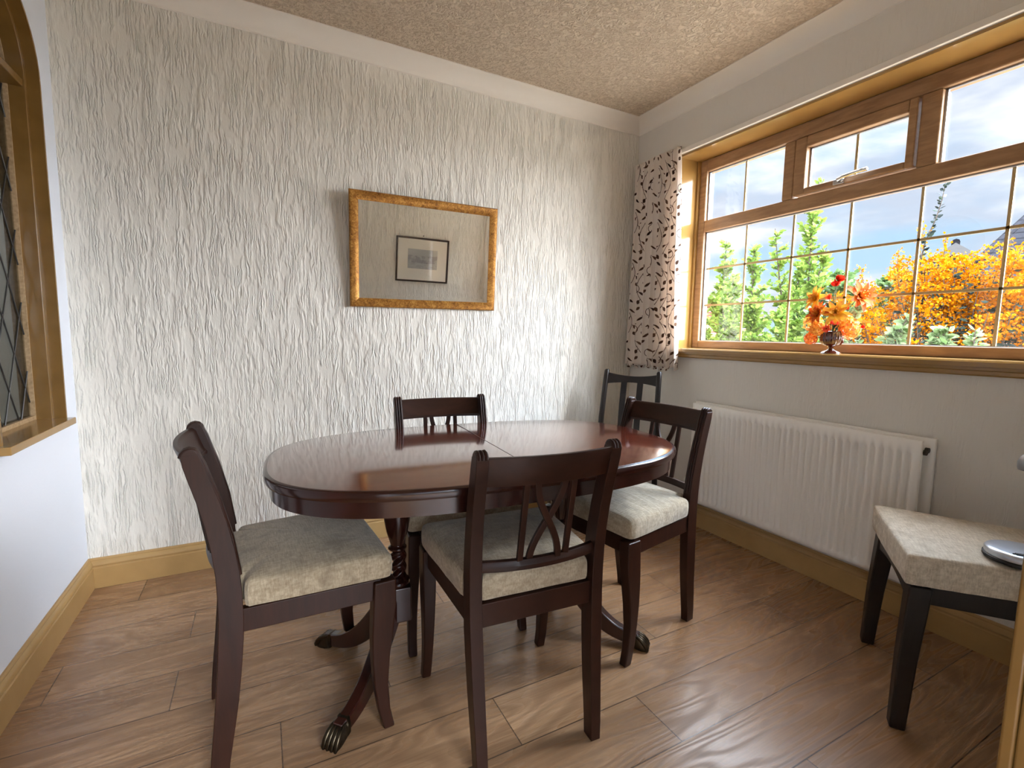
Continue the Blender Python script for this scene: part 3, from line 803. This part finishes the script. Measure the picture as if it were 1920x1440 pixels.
# ------------------------------------------------------------------ wall mirror
TILT = R(4.7)
mr = empty('wall_mirror', (-1.520, -.004, 1.297)); mr.rotation_euler = (TILT, R(-.55), 0)
tag(mr, 'rectangular mirror in a mottled gold frame on the textured wall', 'mirror')
MW, MH, FWD = .835, .588, .046
def frame_mb(w, h, f, prof):
    """prof: list of (inset from the outer edge, y towards the room negative)"""
    m = MB(); rings = []
    for (sx, sz) in ((-1, 0), (1, 0), (1, 1), (-1, 1)):
        rings.append([(sx*(w/2-i), y, (i if sz == 0 else h-i)) for i, y in prof])
    rings.append(rings[0]); return m.loft(rings, cap=False)
frame_mb(MW, MH, FWD, [(0, 0), (0, -.016), (.006, -.022), (.014, -.023), (.040, -.013), (.046, -.011), (.046, 0)]).build('mirror_frame', 'gold_burl', mr, smooth=30)
g = MB(); gi = FWD-.004; bw = .024; bd = math.tan(R(1.0))*bw
a = [(-MW/2+gi, -.008-bd, gi), (MW/2-gi, -.008-bd, gi), (MW/2-gi, -.008-bd, MH-gi), (-MW/2+gi, -.008-bd, MH-gi)]
b = [(-MW/2+gi+bw, -.008, gi+bw), (MW/2-gi-bw, -.008, gi+bw), (MW/2-gi-bw, -.008, MH-gi-bw), (-MW/2+gi+bw, -.008, MH-gi-bw)]
bk = [(p[0], -.001, p[2]) for p in a]
g.add(a+b+bk, [(0, 1, 5, 4), (1, 2, 6, 5), (2, 3, 7, 6), (3, 0, 4, 7), (4, 5, 6, 7), (11, 10, 9, 8), (0, 8, 9, 1), (1, 9, 10, 2), (2, 10, 11, 3), (3, 11, 8, 0)])
tag(g.build('mirror_glass', 'mirror_glass', mr, smooth=0), 'mirror glass with a sloped clear edge')
MB().box(-MW/2+.03, MW/2-.03, -.001, .003, .03, MH-.03).build('backing_board', 'dark_frame', mr)

# framed drawing on the wall behind the camera, seen in the mirror
pc = empty('framed_drawing', (-.800, FY+.003, 1.30))
tag(pc, 'grey drawing in a thin dark frame with cream mount, seen in the mirror', 'picture')
PWD, PHT = .57, .455
m = frame_mb(PWD, PHT, .02, [(0, 0), (0, .016), (.004, .020), (.014, .017), (.018, .010), (.018, 0)]); m.build('picture_frame', 'dark_frame', pc, smooth=30)
MB().box(-PWD/2+.015, PWD/2-.015, .002, .006, .015, PHT-.015).build('mount', 'paper', pc)
q = MB().box(-.160, .160, 0, .002, -.10, .10).build('drawing_sheet', 'sketch', pc, loc=(.0, .006, PHT*.52))
MB().box(-PWD/2+.016, PWD/2-.016, .0095, .011, .016, PHT-.016).build('picture_glass', 'picture_glass', pc, smooth=0)
MB().tube([(0, -.003, PHT+.02), (0, .010, PHT+.022)], .005, 10).build('picture_hook', 'dark_frame', pc)

# ------------------------------------------------------------------ radiator
rd = empty('radiator', (0, -1.217, .171))
tag(rd, 'long white double panel radiator with vertical ridges on the wall under the window', 'radiator')
RW, RH = 1.134, .596
def rpanel(xf, w, h, nfl, depth):
    m = MB(); mg = .022; zs = [0, .004, .026, .040, h-.062, h-.046, h-.004, h]; per = 8
    ys = [-w/2, -w/2+.004, -w/2+mg]
    inner = w-2*mg; pitch = inner/nfl
    for k in range(nfl):
        for j in range(1, per+1): ys.append(-w/2+mg+pitch*(k+j/per))
    ys += [w/2-.004, w/2]
    for z in zs:
        for i, y in enumerate(ys):
            e = 0 if (i == 0 or i == len(ys)-1 or z in (0, h)) else 1
            x = -xf + (0 if e else .004)
            t = (y+w/2-mg)/pitch
            if 0 < t < nfl and zs[2] < z < zs[-2] and z not in (zs[2],):
                f = t % 1; c = .5-.5*math.cos(2*PI*f); c = max(0, min(1, (c-.35)*2.2))
                on = 1 if zs[3] <= z <= zs[4] else 0
                x += depth*c*on
            m.v.append((x, y, z))
    n = len(ys)
    for j in range(len(zs)-1):
        for i in range(n-1): a = j*n+i; m.f.append((a, a+1, a+n+1, a+n))
    # back skin and edges
    b = len(m.v); xb = -xf+.016
    m.v += [(xb, -w/2, 0), (xb, w/2, 0), (xb, w/2, h), (xb, -w/2, h)]; m.f.append((b, b+3, b+2, b+1))
    L = len(zs)-1
    m.f.append(tuple([b, b+1]+[n-1-i for i in range(n)])); m.f.append(tuple([b+2, b+3]+[L*n+i for i in range(n)]))
    m.f.append(tuple([b+3, b]+[j*n for j in range(L+1)])); m.f.append(tuple([b+1, b+2]+[j*n+n-1 for j in reversed(range(L+1))]))
    return m
rpanel(.0755, RW, RH, 34, .013).build('front_panel', 'rad_white', rd, smooth=50)
rpanel(.024, RW+.046, RH+.006, 35, .004).build('rear_panel', 'rad_white', rd, smooth=50)
m = MB()
for k in range(60):
    y = -RW/2+.03+k*(RW-.06)/59; m.box(-.058, -.026, y-.0015, y+.0015, .03, RH-.03)
m.build('convector_fins', 'rad_white', rd)
for y in (-RW/2-.004, RW/2+.004):
    for x, z in ((-.052, RH-.048), (-.036, RH-.040)):
        MB().tube([(x, y-.006, z), (x, y+.006, z)], .0105, 14).build('end_plug', 'dark_hole', rd)
# thermostatic valve at the far end
tv = MB(); vy = RW/2+.038
tv.lathe([(.010, -.171+.012), (.010, .022), (.015, .024), (.015, .050), (.010, .052)], 14, (-.045, vy, 0))
tv.tube([(-.045, vy, .036), (-.045, RW/2-.01, .036)], .009, 12)
valve = tv.build('valve', 'chrome', rd, smooth=40)
MB().lathe([(.015, .050), (.020, .056), (.0225, .066), (.0225, .112), (.019, .120), (.010, .122)], 40, (-.045, vy, 0), mod=lambda a, z: 1+(.06*math.cos(10*a) if .06 < z < .115 else 0)).build('thermostat_head', 'plastic_white', valve, smooth=40)
m = MB(); m.lathe([(.008, -.171), (.008, .02), (.013, .022), (.013, .045), (.008, .05)], 14, (-.045, -RW/2-.03, 0)); m.tube([(-.045, -RW/2-.03, .036), (-.045, -RW/2+.01, .036)], .008, 12)
m.build('lockshield_valve', 'chrome', rd, smooth=40)

# ------------------------------------------------------------------ silver lamp on the black chair's seat
lp = empty('desk_lamp', (-.490, -2.198, .5485), R(35))
tag(lp, 'silver lamp with a flat round base standing on the beige chair seat', 'lamp')
MB().lathe([(.078, 0), (.080, .002), (.080, .009), (.077, .011)], 48).build('base_rim', 'rubber', lp)
base = MB().lathe([(.076, .010), (.077, .013), (.077, .024), (.073, .029), (.060, .031), (.0, .032)], 48).build('base', 'silver', lp, smooth=60)
MB().box(-.054, -.042, .012, .030, .031, .034).box(-.050, -.046, .028, .036, .031, .0335).build('switch', 'rubber', base, bevel=.001)
MB().tube([(.02, -.02, .03), (.022, -.022, .12), (.024, -.018, .21), (.024, -.014, .262)], .006, 12).build('lamp_arm', 'silver', lp)
MB().lathe([(.0, .036), (.014, .034), (.027, .025), (.035, .010), (.037, -.004), (.034, -.018), (.030, -.026), (.027, -.026), (.031, -.010), (.028, .010), (.016, .024), (.0, .030)], 32).build('lamp_head', 'lamp_grey', lp, smooth=60, loc=(.024, -.015, .272), rot=(R(14), R(8), 0))

# ------------------------------------------------------------------ vase of flowers on the window sill
VX, VY, VZ = .085, -1.325, SZ
vs = empty('flower_vase', (VX, VY, VZ))
tag(vs, 'ribbed brown glass goblet vase standing on the window sill', 'vase')
rib = lambda a, z: 1 + (.035*math.cos(22*a) if .044 < z < .098 else 0)
MB().lathe([(.0, .030), (.020, .036), (.040, .044), (.047, .056), (.049, .075), (.048, .094), (.052, .100), (.053, .106), (.050, .108), (.046, .100), (.044, .060), (.0, .046)], 88, mod=rib).build('bowl', 'brown_glass', vs, smooth=60)
MB().lathe([(.0, 0), (.042, 0), (.044, .004), (.036, .010), (.018, .016), (.010, .024), (.012, .030), (.018, .036)], 40).build('foot', 'brown_glass', vs, smooth=60)
VIEW = Vector((-.874, -.485, 0))                # towards the room and the photographer's side of the arrangement
RGT = Vector((.485, -.874, 0)).normalized()
def petal(m, uvs, o, dirv, upv, L, w, curl, nl=7):
    side = dirv.cross(upv).normalized(); b = len(m.v)
    for i in range(nl+1):
        t = i/nl; ww = w*math.sin(PI*min(1, .12+t*.88))**.7*(1 if t < 1 else 0)
        c = o + dirv*(L*t*(1-.25*curl*t)) + upv*(L*(.25*math.sin(t*1.9)-curl*t*t*.75))
        m.v += [tuple(c-side*ww-upv*(-.12*ww)), tuple(c-upv*.10*ww), tuple(c+side*ww-upv*(-.12*ww))]; uvs += [(t, 0)]*3
    for i in range(nl):
        a = b+i*3; m.f += [(a, a+1, a+4, a+3), (a+1, a+2, a+5, a+4)]
def basis(n):
    n = n.normalized(); a = n.orthogonal().normalized(); return n, a, n.cross(a)
def flower(name, du, dv, dd, normal, kind, L, label, mt, npet=6, group=None):
    """du along the window, dv above the sill, dd towards the room"""
    p = Vector((VX, VY, VZ+dv)) + RGT*du + VIEW*dd
    r = empty(name, tuple(p)); tag(r, label, 'flower', group or 'artificial flowers in the goblet vase')
    n, a, b = basis(Vector(normal)); m = MB(); uvs = []; rnd = random.Random(int(abs(du*9000)+dv*5000))
    layers = {'lily': [(npet, 1.0, .22, .12), (npet-1, .88, .55, .10), (npet-3, .62, 1.1, .06)], 'poppy': [(4, 1, .9, .0), (3, .8, 1.2, -.2)], 'gerbera': [(16, 1, .18, .12), (12, .7, .45, .1)]}[kind]
    for li, (k, sc, rise, curl) in enumerate(layers):
        for i in range(k):
            an = 2*PI*(i+.5*li)/k + rnd.uniform(-.12, .12)
            d = (a*math.cos(an)+b*math.sin(an)); dv_ = (d + n*rise*rnd.uniform(.7, 1.2)).normalized(); upv = (n - dv_*n.dot(dv_)).normalized()
            w = {'lily': .155, 'poppy': .55, 'gerbera': .13}[kind]
            petal(m, uvs, Vector((0, 0, 0)), dv_, upv, L*sc*rnd.uniform(.85, 1.12), L*w*rnd.uniform(.85, 1.2), curl*rnd.uniform(.6, 3.5))
    m.uv = uvs; m.build('petals', mt, r, smooth=180, fixn=False)
    e = MB()
    if kind == 'lily':
        for i in range(6):
            an = 2*PI*i/6; d = n + (a*math.cos(an)+b*math.sin(an))*.30
            e.tube([(0, 0, 0), tuple(d*L*.35), tuple(d*L*.55)], [.0012, .0012, .0022], 6)
    else:
        q = n*L*.08; e.tube([tuple(-n*.001), tuple(q), tuple(q*1.4)], [L*.16, L*.18, L*.05], 10)
    e.build('flower_centre', 'petal_gold' if kind == 'lily' else 'flower_eye', r)
    neck = Vector((VX, VY, VZ+.085)) - p + RGT*du*.12
    if neck.length > .03:
        MB().tube([tuple(-n*.004), tuple(-n*.02+neck*.2), tuple(neck*.7+Vector((0, 0, -.0))), tuple(neck)], .0018, 6).build('stem', 'stem_green', r)
    return r
def cluster(name, du, dv, dd, rad, nfl, label, mt):
    p = Vector((VX, VY, VZ+dv)) + RGT*du + VIEW*dd
    r = empty(name, tuple(p)); tag(r, label, 'flower', 'artificial flowers in the goblet vase')
    m = MB(); rnd = random.Random(int(rad*1e5)+nfl)
    for i in range(nfl):
        zz = 1-2*(i+.5)/nfl; th = i*2.39996; d = Vector((math.sqrt(1-zz*zz)*math.cos(th), math.sqrt(1-zz*zz)*math.sin(th), zz))
        c = d*rad*rnd.uniform(.75, 1.05); n, a, b = basis(d+Vector((rnd.uniform(-.4, .4), rnd.uniform(-.4, .4), rnd.uniform(-.4, .4)))); s = .0125*rnd.uniform(.8, 1.2)
        for k in range(4):
            an = PI/2*k+rnd.uniform(-.2, .2); dd_ = a*math.cos(an)+b*math.sin(an); sd_ = n.cross(dd_)
            m.add([c, c+dd_*s*.6+sd_*s*.45+n*s*.25, c+dd_*s*1.1+n*s*.15, c+dd_*s*.6-sd_*s*.45+n*s*.25], [(0, 1, 2, 3)])
    m.build('florets', mt, r, smooth=0, fixn=False)
    neck = Vector((VX, VY, VZ+.085)) - p + RGT*du*.12
    MB().tube([(0, 0, 0), tuple(neck*.5), tuple(neck)], .002, 6).build('stem', 'stem_green', r)
V = lambda r, u, f: RGT*r + Vector((0, 0, u)) + VIEW*f
flower('lily', -.066, .262, .020, V(-.75, .25, .55), 'lily', 0.075, 'yellow lily with orange tips, topmost on the left of the bouquet', 'petal_lily', 9)
flower('lily', .006, .190, .050, V(.0, .25, 1.0), 'lily', 0.073, 'yellow lily facing the room from the middle of the bouquet', 'petal_lily', 9)
flower('lily', 0.089, .262, .015, V(.55, .35, .6), 'lily', 0.089, 'large orange lily spreading at the upper right of the bouquet', 'petal_lily_red', 11)
flower('lily', -.056, .186, .030, V(-.65, .35, .6), 'lily', 0.071, 'orange lily tilted left, just under the topmost yellow one', 'petal_lily_red', 9)
flower('poppy', .000, .322, .005, V(-.1, .9, .25), 'poppy', .031, 'lower of the two red poppies standing above the bouquet', 'petal_red')
flower('poppy', .006, .347, .0, V(.5, .8, .1), 'poppy', .033, 'red poppy at the very top of the bouquet', 'petal_red')
flower('gerbera', -.024, .118, .062, V(-.1, .1, 1), 'gerbera', .024, 'coral red daisy hanging over the vase rim', 'petal_coral')
flower('gerbera', .004, .148, .058, V(.1, .5, .8), 'gerbera', .026, 'red daisy half hidden beneath the middle lily', 'petal_red')
flower('poppy', .046, .212, .040, V(.4, .3, .7), 'poppy', .014, 'small red bud beside the middle lily', 'petal_red')
flower('poppy', -.022, .262, .012, V(-.3, .6, .4), 'poppy', .024, 'small orange red bloom between the top lily and the poppies', 'petal_coral')
flower('poppy', .112, .128, .012, V(.6, .2, .6), 'poppy', .015, 'small red bloom at the outer right of the bouquet', 'petal_red')
cluster('hydrangea', -.082, .146, .020, .040, 60, 'golden hydrangea head low on the left of the vase', 'petal_gold')
cluster('hydrangea', .068, .118, .020, .044, 70, 'orange hydrangea head hanging at the right of the vase', 'petal_orange')
cluster('hydrangea', -.060, .118, .045, .030, 40, 'golden hydrangea head just left of the coral daisy', 'petal_gold')
cluster('hydrangea', .050, .150, .030, .030, 40, 'golden hydrangea head right of the red daisy', 'petal_gold')
cluster('hydrangea', -.084, .072, .020, .027, 34, 'small orange hydrangea head lowest on the left beside the vase', 'petal_orange')
def leafspray(name, pts, label, mt, n=6, s=.03):
    r = empty(name, (VX, VY, VZ+.09)); tag(r, label, 'leaf spray', None); m = MB(); rnd = random.Random(n)
    P = [RGT*a+Vector((0, 0, b-.09))+VIEW*c for a, b, c in pts]
    MB().tube(P, .0016, 6).build('stem', 'stem_green', r)
    for i in range(n):
        t = .35+.65*i/(n-1); f = t*(len(P)-1); k = min(int(f), len(P)-2); c = P[k].lerp(P[k+1], f-k); d = ((P[k+1]-P[k]).normalized() + RGT*rnd.uniform(-1, 1)+VIEW*rnd.uniform(-.2, 1)).normalized()
        sd_ = d.cross(VIEW+Vector((0, 0, .4))).normalized(); s_ = s*rnd.uniform(.8, 1.2)
        m.add([c, c+d*s_*.35+sd_*s_*.3, c+d*s_*.7+sd_*s_*.22, c+d*s_, c+d*s_*.7-sd_*s_*.22, c+d*s_*.35-sd_*s_*.3], [(0, 1, 2, 3), (0, 3, 4, 5)])
    m.build('leaves', mt, r, smooth=0, fixn=False)
leafspray('leaf_spray', [(0, .09, 0), (.02, .13, .03), (.09, .165, .02), (.135, .150, .01)], 'spray of orange leaves arching right out of the vase', 'petal_orange', 9, .024)
leafspray('leaf_spray', [(0, .08, 0), (.005, .12, .03), (.01, .16, .035), (-.01, .22, .02)], 'dark green leaves in the middle of the bouquet above the vase', 'leaf_dark', 9, .034)

# ------------------------------------------------------------------ the garden
GZ = -.45
struct('ground', MB().add([(.3, -30, GZ), (60, -30, GZ), (60, 40, GZ), (.3, 40, GZ)], [(0, 1, 2, 3)]), 'paving', smooth=0)
def leaves_mesh(P, D, Lr, wr, rng, cup=.25):
    """one bent six-sided leaf per point: P centres, D directions"""
    n = len(P); D = D/np.linalg.norm(D, axis=1, keepdims=True)
    rnd = rng.normal(size=(n, 3)); Sd = np.cross(D, rnd); Sd /= np.linalg.norm(Sd, axis=1, keepdims=True); N = np.cross(Sd, D)
    L = rng.uniform(*Lr, size=(n, 1)); w = L*wr
    v = np.stack([P, P+D*L*.4+Sd*w+N*w*cup, P+D*L*.85+Sd*w*.5+N*w*cup*.5, P+D*L, P+D*L*.85-Sd*w*.5+N*w*cup*.5, P+D*L*.4-Sd*w+N*w*cup], 1).reshape(-1, 3)
    f = (np.arange(n)[:, None]*6 + np.array([[0, 1, 2, 3], [0, 3, 4, 5]]).reshape(1, -1)).reshape(-1, 4)
    m = MB(); m.v = v.tolist(); m.f = f.tolist(); return m
def stem_path(x, y, z0, z1, lean, rnd, n=9):
    pts = []; wob = rnd.uniform(0, 6)
    for i in range(n):
        t = i/(n-1); pts.append(Vector((x+lean[0]*t**1.4+.05*math.sin(wob+t*5), y+lean[1]*t**1.4+.05*math.cos(wob*2+t*4), lerp(z0, z1, t))))
    return pts
def leafy_tree(name, label, stems, mt, seed, Lr=(.05, .10), dens=110, side=.34, cat='tree', tw=26, wr=.30, group=None):
    rnd = random.Random(seed); rng = np.random.default_rng(seed)
    x0, y0 = stems[0][0], stems[0][1]; r = empty(name, (x0, y0, GZ)); tag(r, label, cat, group)
    br = MB(); P = []; D = []
    for (x, y, zt, lx, ly, zl) in stems:
        path = stem_path(x-x0, y-y0, 0, zt-GZ, (lx, ly), rnd); br.tube(path, [lerp(.028, .004, i/8) for i in range(9)], 6)
        for k in range(tw):
            t = rnd.uniform(zl, .985); f = t*8; i = min(int(f), 7); c = path[i].lerp(path[i+1], f-i)
            a = rnd.uniform(0, 2*PI); ln = side*rnd.uniform(.4, 1.1)*(1.12-t)**.8
            d = Vector((math.cos(a), math.sin(a), rnd.uniform(.5, 1.5))).normalized(); e = c + d*ln
            br.tube([c, c.lerp(e, .5)+Vector((0, 0, -.01)), e], [.006, .004, .002], 5)
            nl = max(4, int(dens*ln))
            for j in range(nl):
                s = (j+rnd.random())/nl; P.append(c.lerp(e, s)); b = rnd.uniform(0, 6.28); D.append((d.x*.5+math.cos(b)*.8, d.y*.5+math.sin(b)*.8, rnd.uniform(-.2, .9)))
        for j in range(26):
            t = rnd.uniform(max(.5, zl), 1.0); f = t*8; i = min(int(f), 7); c = path[i].lerp(path[i+1], f-i); b = rnd.uniform(0, 6.28)
            P.append(c); D.append((math.cos(b), math.sin(b), rnd.uniform(.0, 1.0)))
    br.build('branches', 'bark', r, smooth=60)
    leaves_mesh(np.array([tuple(p) for p in P]), np.array(D), Lr, wr, rng).build('foliage', mt, r, smooth=0, fixn=False)
    return r
# stems: x, y, top z, lean x, lean y, where leaves begin (fraction)
leafy_tree('garden_tree', 'tall slender green tree whose topmost shoot reaches the opening pane', [(3.45, .92, 3.05, .1, -.10, .42), (3.6, 1.05, 2.55, -.1, .25, .42), (3.3, .85, 2.2, .1, -.25, .40)], 'leaf_green', 21, dens=130, side=.46, tw=40, Lr=(.045, .09))
leafy_tree('garden_tree', 'leafy green tree behind the second column of window panes', [(3.7, 1.75, 2.42, .0, .05, .40), (3.6, 1.95, 2.25, .1, .3, .40), (3.9, 1.45, 2.2, 0, -.2, .40)], 'leaf_green', 22, side=.55, tw=48, dens=130, Lr=(.045, .09))
leafy_tree('garden_tree', 'green tree with an upright pointed top in the first column of window panes', [(3.5, 2.12, 2.52, .05, .0, .40), (3.5, 2.25, 2.15, -.05, .3, .38), (3.3, 1.95, 1.95, .0, -.2, .38)], 'leaf_green', 23, side=.52, tw=48, dens=130, Lr=(.045, .09))
leafy_tree('garden_shrub', 'yellow tinged shrub at the far left of the window view', [(3.9, 3.05, 2.0, 0, .1, .35), (4.1, 2.75, 1.95, .1, -.1, .35), (4.2, 3.35, 2.05, .1, .1, .35)], 'leaf_yellow', 24, side=.6, tw=56, cat='shrub', dens=130, Lr=(.05, .10))
leafy_tree('garden_shrub', 'pale green leafy shrub low in front of the orange bush', [(2.75, -.02, 1.52, 0, .0, .45), (2.7, -.30, 1.40, .1, -.15, .45), (2.8, .22, 1.48, 0, .1, .45), (2.6, -.55, 1.27, 0, -.2, .45)], 'leaf_pale', 25, side=.34, tw=44, cat='shrub', dens=150, Lr=(.05, .09))
leafy_tree('garden_shrub', 'light variegated shrub low behind the right of the sill', [(2.6, -1.0, 1.25, 0, -.05, .5), (2.7, -1.3, 1.20, .0, -.1, .5), (2.6, -1.6, 1.20, .0, -.1, .5)], 'leaf_pale', 26, side=.30, tw=36, cat='shrub', dens=150, Lr=(.05, .09), wr=.2)
leafy_tree('garden_shrub', 'low green shrub beneath the slender trees', [(2.9, 1.5, 1.68, 0, .1, .4), (3.0, 1.1, 1.62, 0, .1, .4), (2.9, 1.9, 1.70, 0, .1, .4), (2.8, .7, 1.50, 0, .0, .4), (3.0, 2.3, 1.7, 0, .1, .4), (2.9, 1.3, 1.6, .1, 0, .4)], 'leaf_green', 27, side=.5, tw=60, cat='shrub', dens=150, Lr=(.045, .085))
leafy_tree('distant_tree', 'rounded green tree in the distance between the slender trees and the orange bush', [(12.5, 5.2, 3.05, .2, .2, .3), (12.8, 4.6, 2.9, .2, -.3, .3), (12.3, 6.0, 2.9, .2, .3, .3)], 'leaf_distant', 28, Lr=(.14, .24), dens=70, side=1.3, tw=110)
# berberis covered in orange blossom
def orange_bush():
    rnd = random.Random(31); rng = np.random.default_rng(31); X0, Y0 = 4.4, -.42
    r = empty('flowering_bush', (X0, Y0, GZ)); tag(r, 'wide dark leaved bush covered in orange blossom outside the window', 'bush')
    br = MB(); P = []; D = []; BP = []; BD = []
    for k in range(150):
        a = rnd.uniform(0, 2*PI); rr = rnd.random()**.5
        ex, ey = 1.0*rr*math.cos(a), 1.75*rr*math.sin(a)
        zt = (2.00 - .50*rr*rr + rnd.uniform(-.30, .16)) - GZ
        if ey > .6: zt -= .10*(ey-.6)
        if ey < -.2: zt -= .22*(-.2-ey)
        n = 8; path = [Vector((ex*(t/7)**.8*1.0*.95+.04*math.sin(k+t), ey*(t/7)**.8*.95+.04*math.cos(k*2+t), zt*(t/7)**1.15)) for t in range(n)]
        br.tube(path, [lerp(.014, .003, i/7) for i in range(n)], 5)
        for j in range(70):
            f = rnd.uniform(2.2, 7); i = min(int(f), 6); c = path[i].lerp(path[i+1], f-i); b = rnd.uniform(0, 6.28); w = rnd.uniform(0, .16)
            c = c + Vector((math.cos(b)*w, math.sin(b)*w, rnd.uniform(-.05, .05))); P.append(tuple(c)); D.append((math.cos(b), math.sin(b), rnd.uniform(-.3, .8)))
        nb = 34
        for j in range(nb):
            f = 7*(1-rnd.random()**1.5*.52); i = min(int(f), 6); c = path[i].lerp(path[i+1], f-i); b = rnd.uniform(0, 6.28); w = rnd.uniform(0, .13)
            if rnd.random() < .15 + .85*min(1, max(0, (c.z+GZ-.95)/.75)):
                c = c + Vector((math.cos(b)*w, math.sin(b)*w, rnd.uniform(-.04, .06)))
                for q in range(16):
                    o = rng.normal(size=3)*np.array([.026, .030, .020]); BP.append((c.x+o[0], c.y+o[1], c.z+o[2])); BD.append(rng.normal(size=3)+np.array([-.4, 0, .3]))
    # taller flowering shoots
    for (y, zt, ly) in ((.47, 2.42, .03), (.24, 2.28, .05), (.02, 2.16, -.25), (.85, 2.05, .25), (.62, 2.2, .1)):
        path = [Vector((-.2+.02*math.sin(t*2), y+ly*t/7, 1.6+(zt-GZ-1.6)*t/7)) for t in range(8)]
        br.tube(path, [lerp(.010, .003, i/7) for i in range(8)], 5)
        for t in np.linspace(2, 7, 13):
            i = min(int(t), 6); c = path[i].lerp(path[i+1], t-i)
            for q in range(11):
                o = rng.normal(size=3)*np.array([.022, .026, .02]); BP.append((c.x+o[0], c.y+o[1], c.z+o[2])); BD.append(rng.normal(size=3))
    # bare dark leader with small leaves
    path = [Vector((-.35, .50-.24*(t/8)**1.5+.02*math.sin(t*1.7), 1.7+1.60*t/8)) for t in range(9)]
    br.tube(path, [lerp(.012, .003, i/8) for i in range(9)], 5)
    tp = []; td = []
    for t in np.linspace(2.5, 8, 70):
        i = min(int(t), 7); c = path[i].lerp(path[i+1], t-i); b = rnd.uniform(0, 6.28); tp.append(tuple(c)); td.append((math.cos(b), math.sin(b), .5))
    P += tp; D += td
    br.build('branches', 'bark', r, smooth=60)
    leaves_mesh(np.array(P), np.array([tuple(d) for d in D]), (.035, .075), .28, rng).build('foliage', 'leaf_dark', r, smooth=0, fixn=False)
    leaves_mesh(np.array(BP), np.array([tuple(d) for d in BD]), (.020, .035), .45, rng).build('blossoms', 'blossom', r, smooth=0, fixn=False)
orange_bush()

# neighbouring bungalows
def house(name, label, loc, rz, w, d, hw, hr, wallm, over=.35):
    r = empty(name, loc, rz); tag(r, label, 'house')
    MB().prism([(-w/2, 0), (w/2, 0), (w/2, hw), (0, hw+hr), (-w/2, hw)], 1, -d/2, d/2).build('walls', wallm, r, smooth=0)
    k = hr/(w/2); t = .14
    for s in (-1, 1):
        MB().prism([(0, hw+hr+.02), (0, hw+hr+t), (s*(w/2+over), hw-over*k+t), (s*(w/2+over), hw-over*k+.02)], 1, -d/2-.25, d/2+.25).build('roof_slope', 'roof_tile', r, smooth=0)
        for y in (-d/2-.27, d/2+.25):
            MB().prism([(0, hw+hr-.16), (0, hw+hr+t+.01), (s*(w/2+over), hw-over*k+t+.01), (s*(w/2+over), hw-over*k-.14)], 1, y, y+.03).build('bargeboard', 'render_white', r, smooth=0)
    MB().box(-.9, .9, -d/2-.03, -d/2+.05, .9, 2.0).build('window', 'window_wood', r)
    MB().tube([(0, -d/2-.25, hw+hr+t+.03), (0, d/2+.25, hw+hr+t+.03)], .10, 8).build('ridge', 'roof_tile', r)
    return r
house('bungalow', 'bungalow with a white edged gable behind the orange bush', (19.65, 5.55, GZ), R(-69.5), 6.4, 7, 1.95, 2.45, 'render_white')
def hip_house(name, label, loc, rz, w, d, hw, hr, inset):
    r = empty(name, loc, rz); tag(r, label, 'house'); o = .3
    MB().box(-w/2+o, w/2-o, o, d-o, 0, hw).build('walls', 'brick', r, smooth=0)
    z0, z1 = hw, hw+hr; m = MB()
    m.add([(-w/2, 0, z0), (w/2, 0, z0), (w/2, d, z0), (-w/2, d, z0), (-w/2+inset, d/2, z1), (w/2-inset, d/2, z1)], [(0, 1, 5, 4), (1, 2, 5), (2, 3, 4, 5), (3, 0, 4), (3, 2, 1, 0)])
    m.build('roof', 'roof_tile', r, smooth=0)
    MB().box(-w/2, w/2, -.04, 0, z0-.16, z0+.02).build('gutter', 'render_white', r)
    t = MB(); t.tube([(-w/2, 0, z0), (-w/2+inset, d/2, z1)], .07, 8).tube([(w/2, 0, z0), (w/2-inset, d/2, z1)], .07, 8).tube([(-w/2+inset, d/2, z1), (w/2-inset, d/2, z1)], .07, 8)
    t.build('ridge', 'roof_tile', r)
    MB().box(-.7, .7, o-.04, o+.03, .8, 1.9).build('window', 'window_wood', r)
hip_house('bungalow', 'grey hipped tiled roof rising at the right edge of the window view', (9.4, -.60, GZ), R(-81), 4.6, 5.0, 2.55, 1.75, .75)
house('bungalow', 'pink brick house low behind the trees at the left of the window view', (9.5, 11.0, GZ), R(-40), 7, 8, 2.3, 1.0, 'brick')
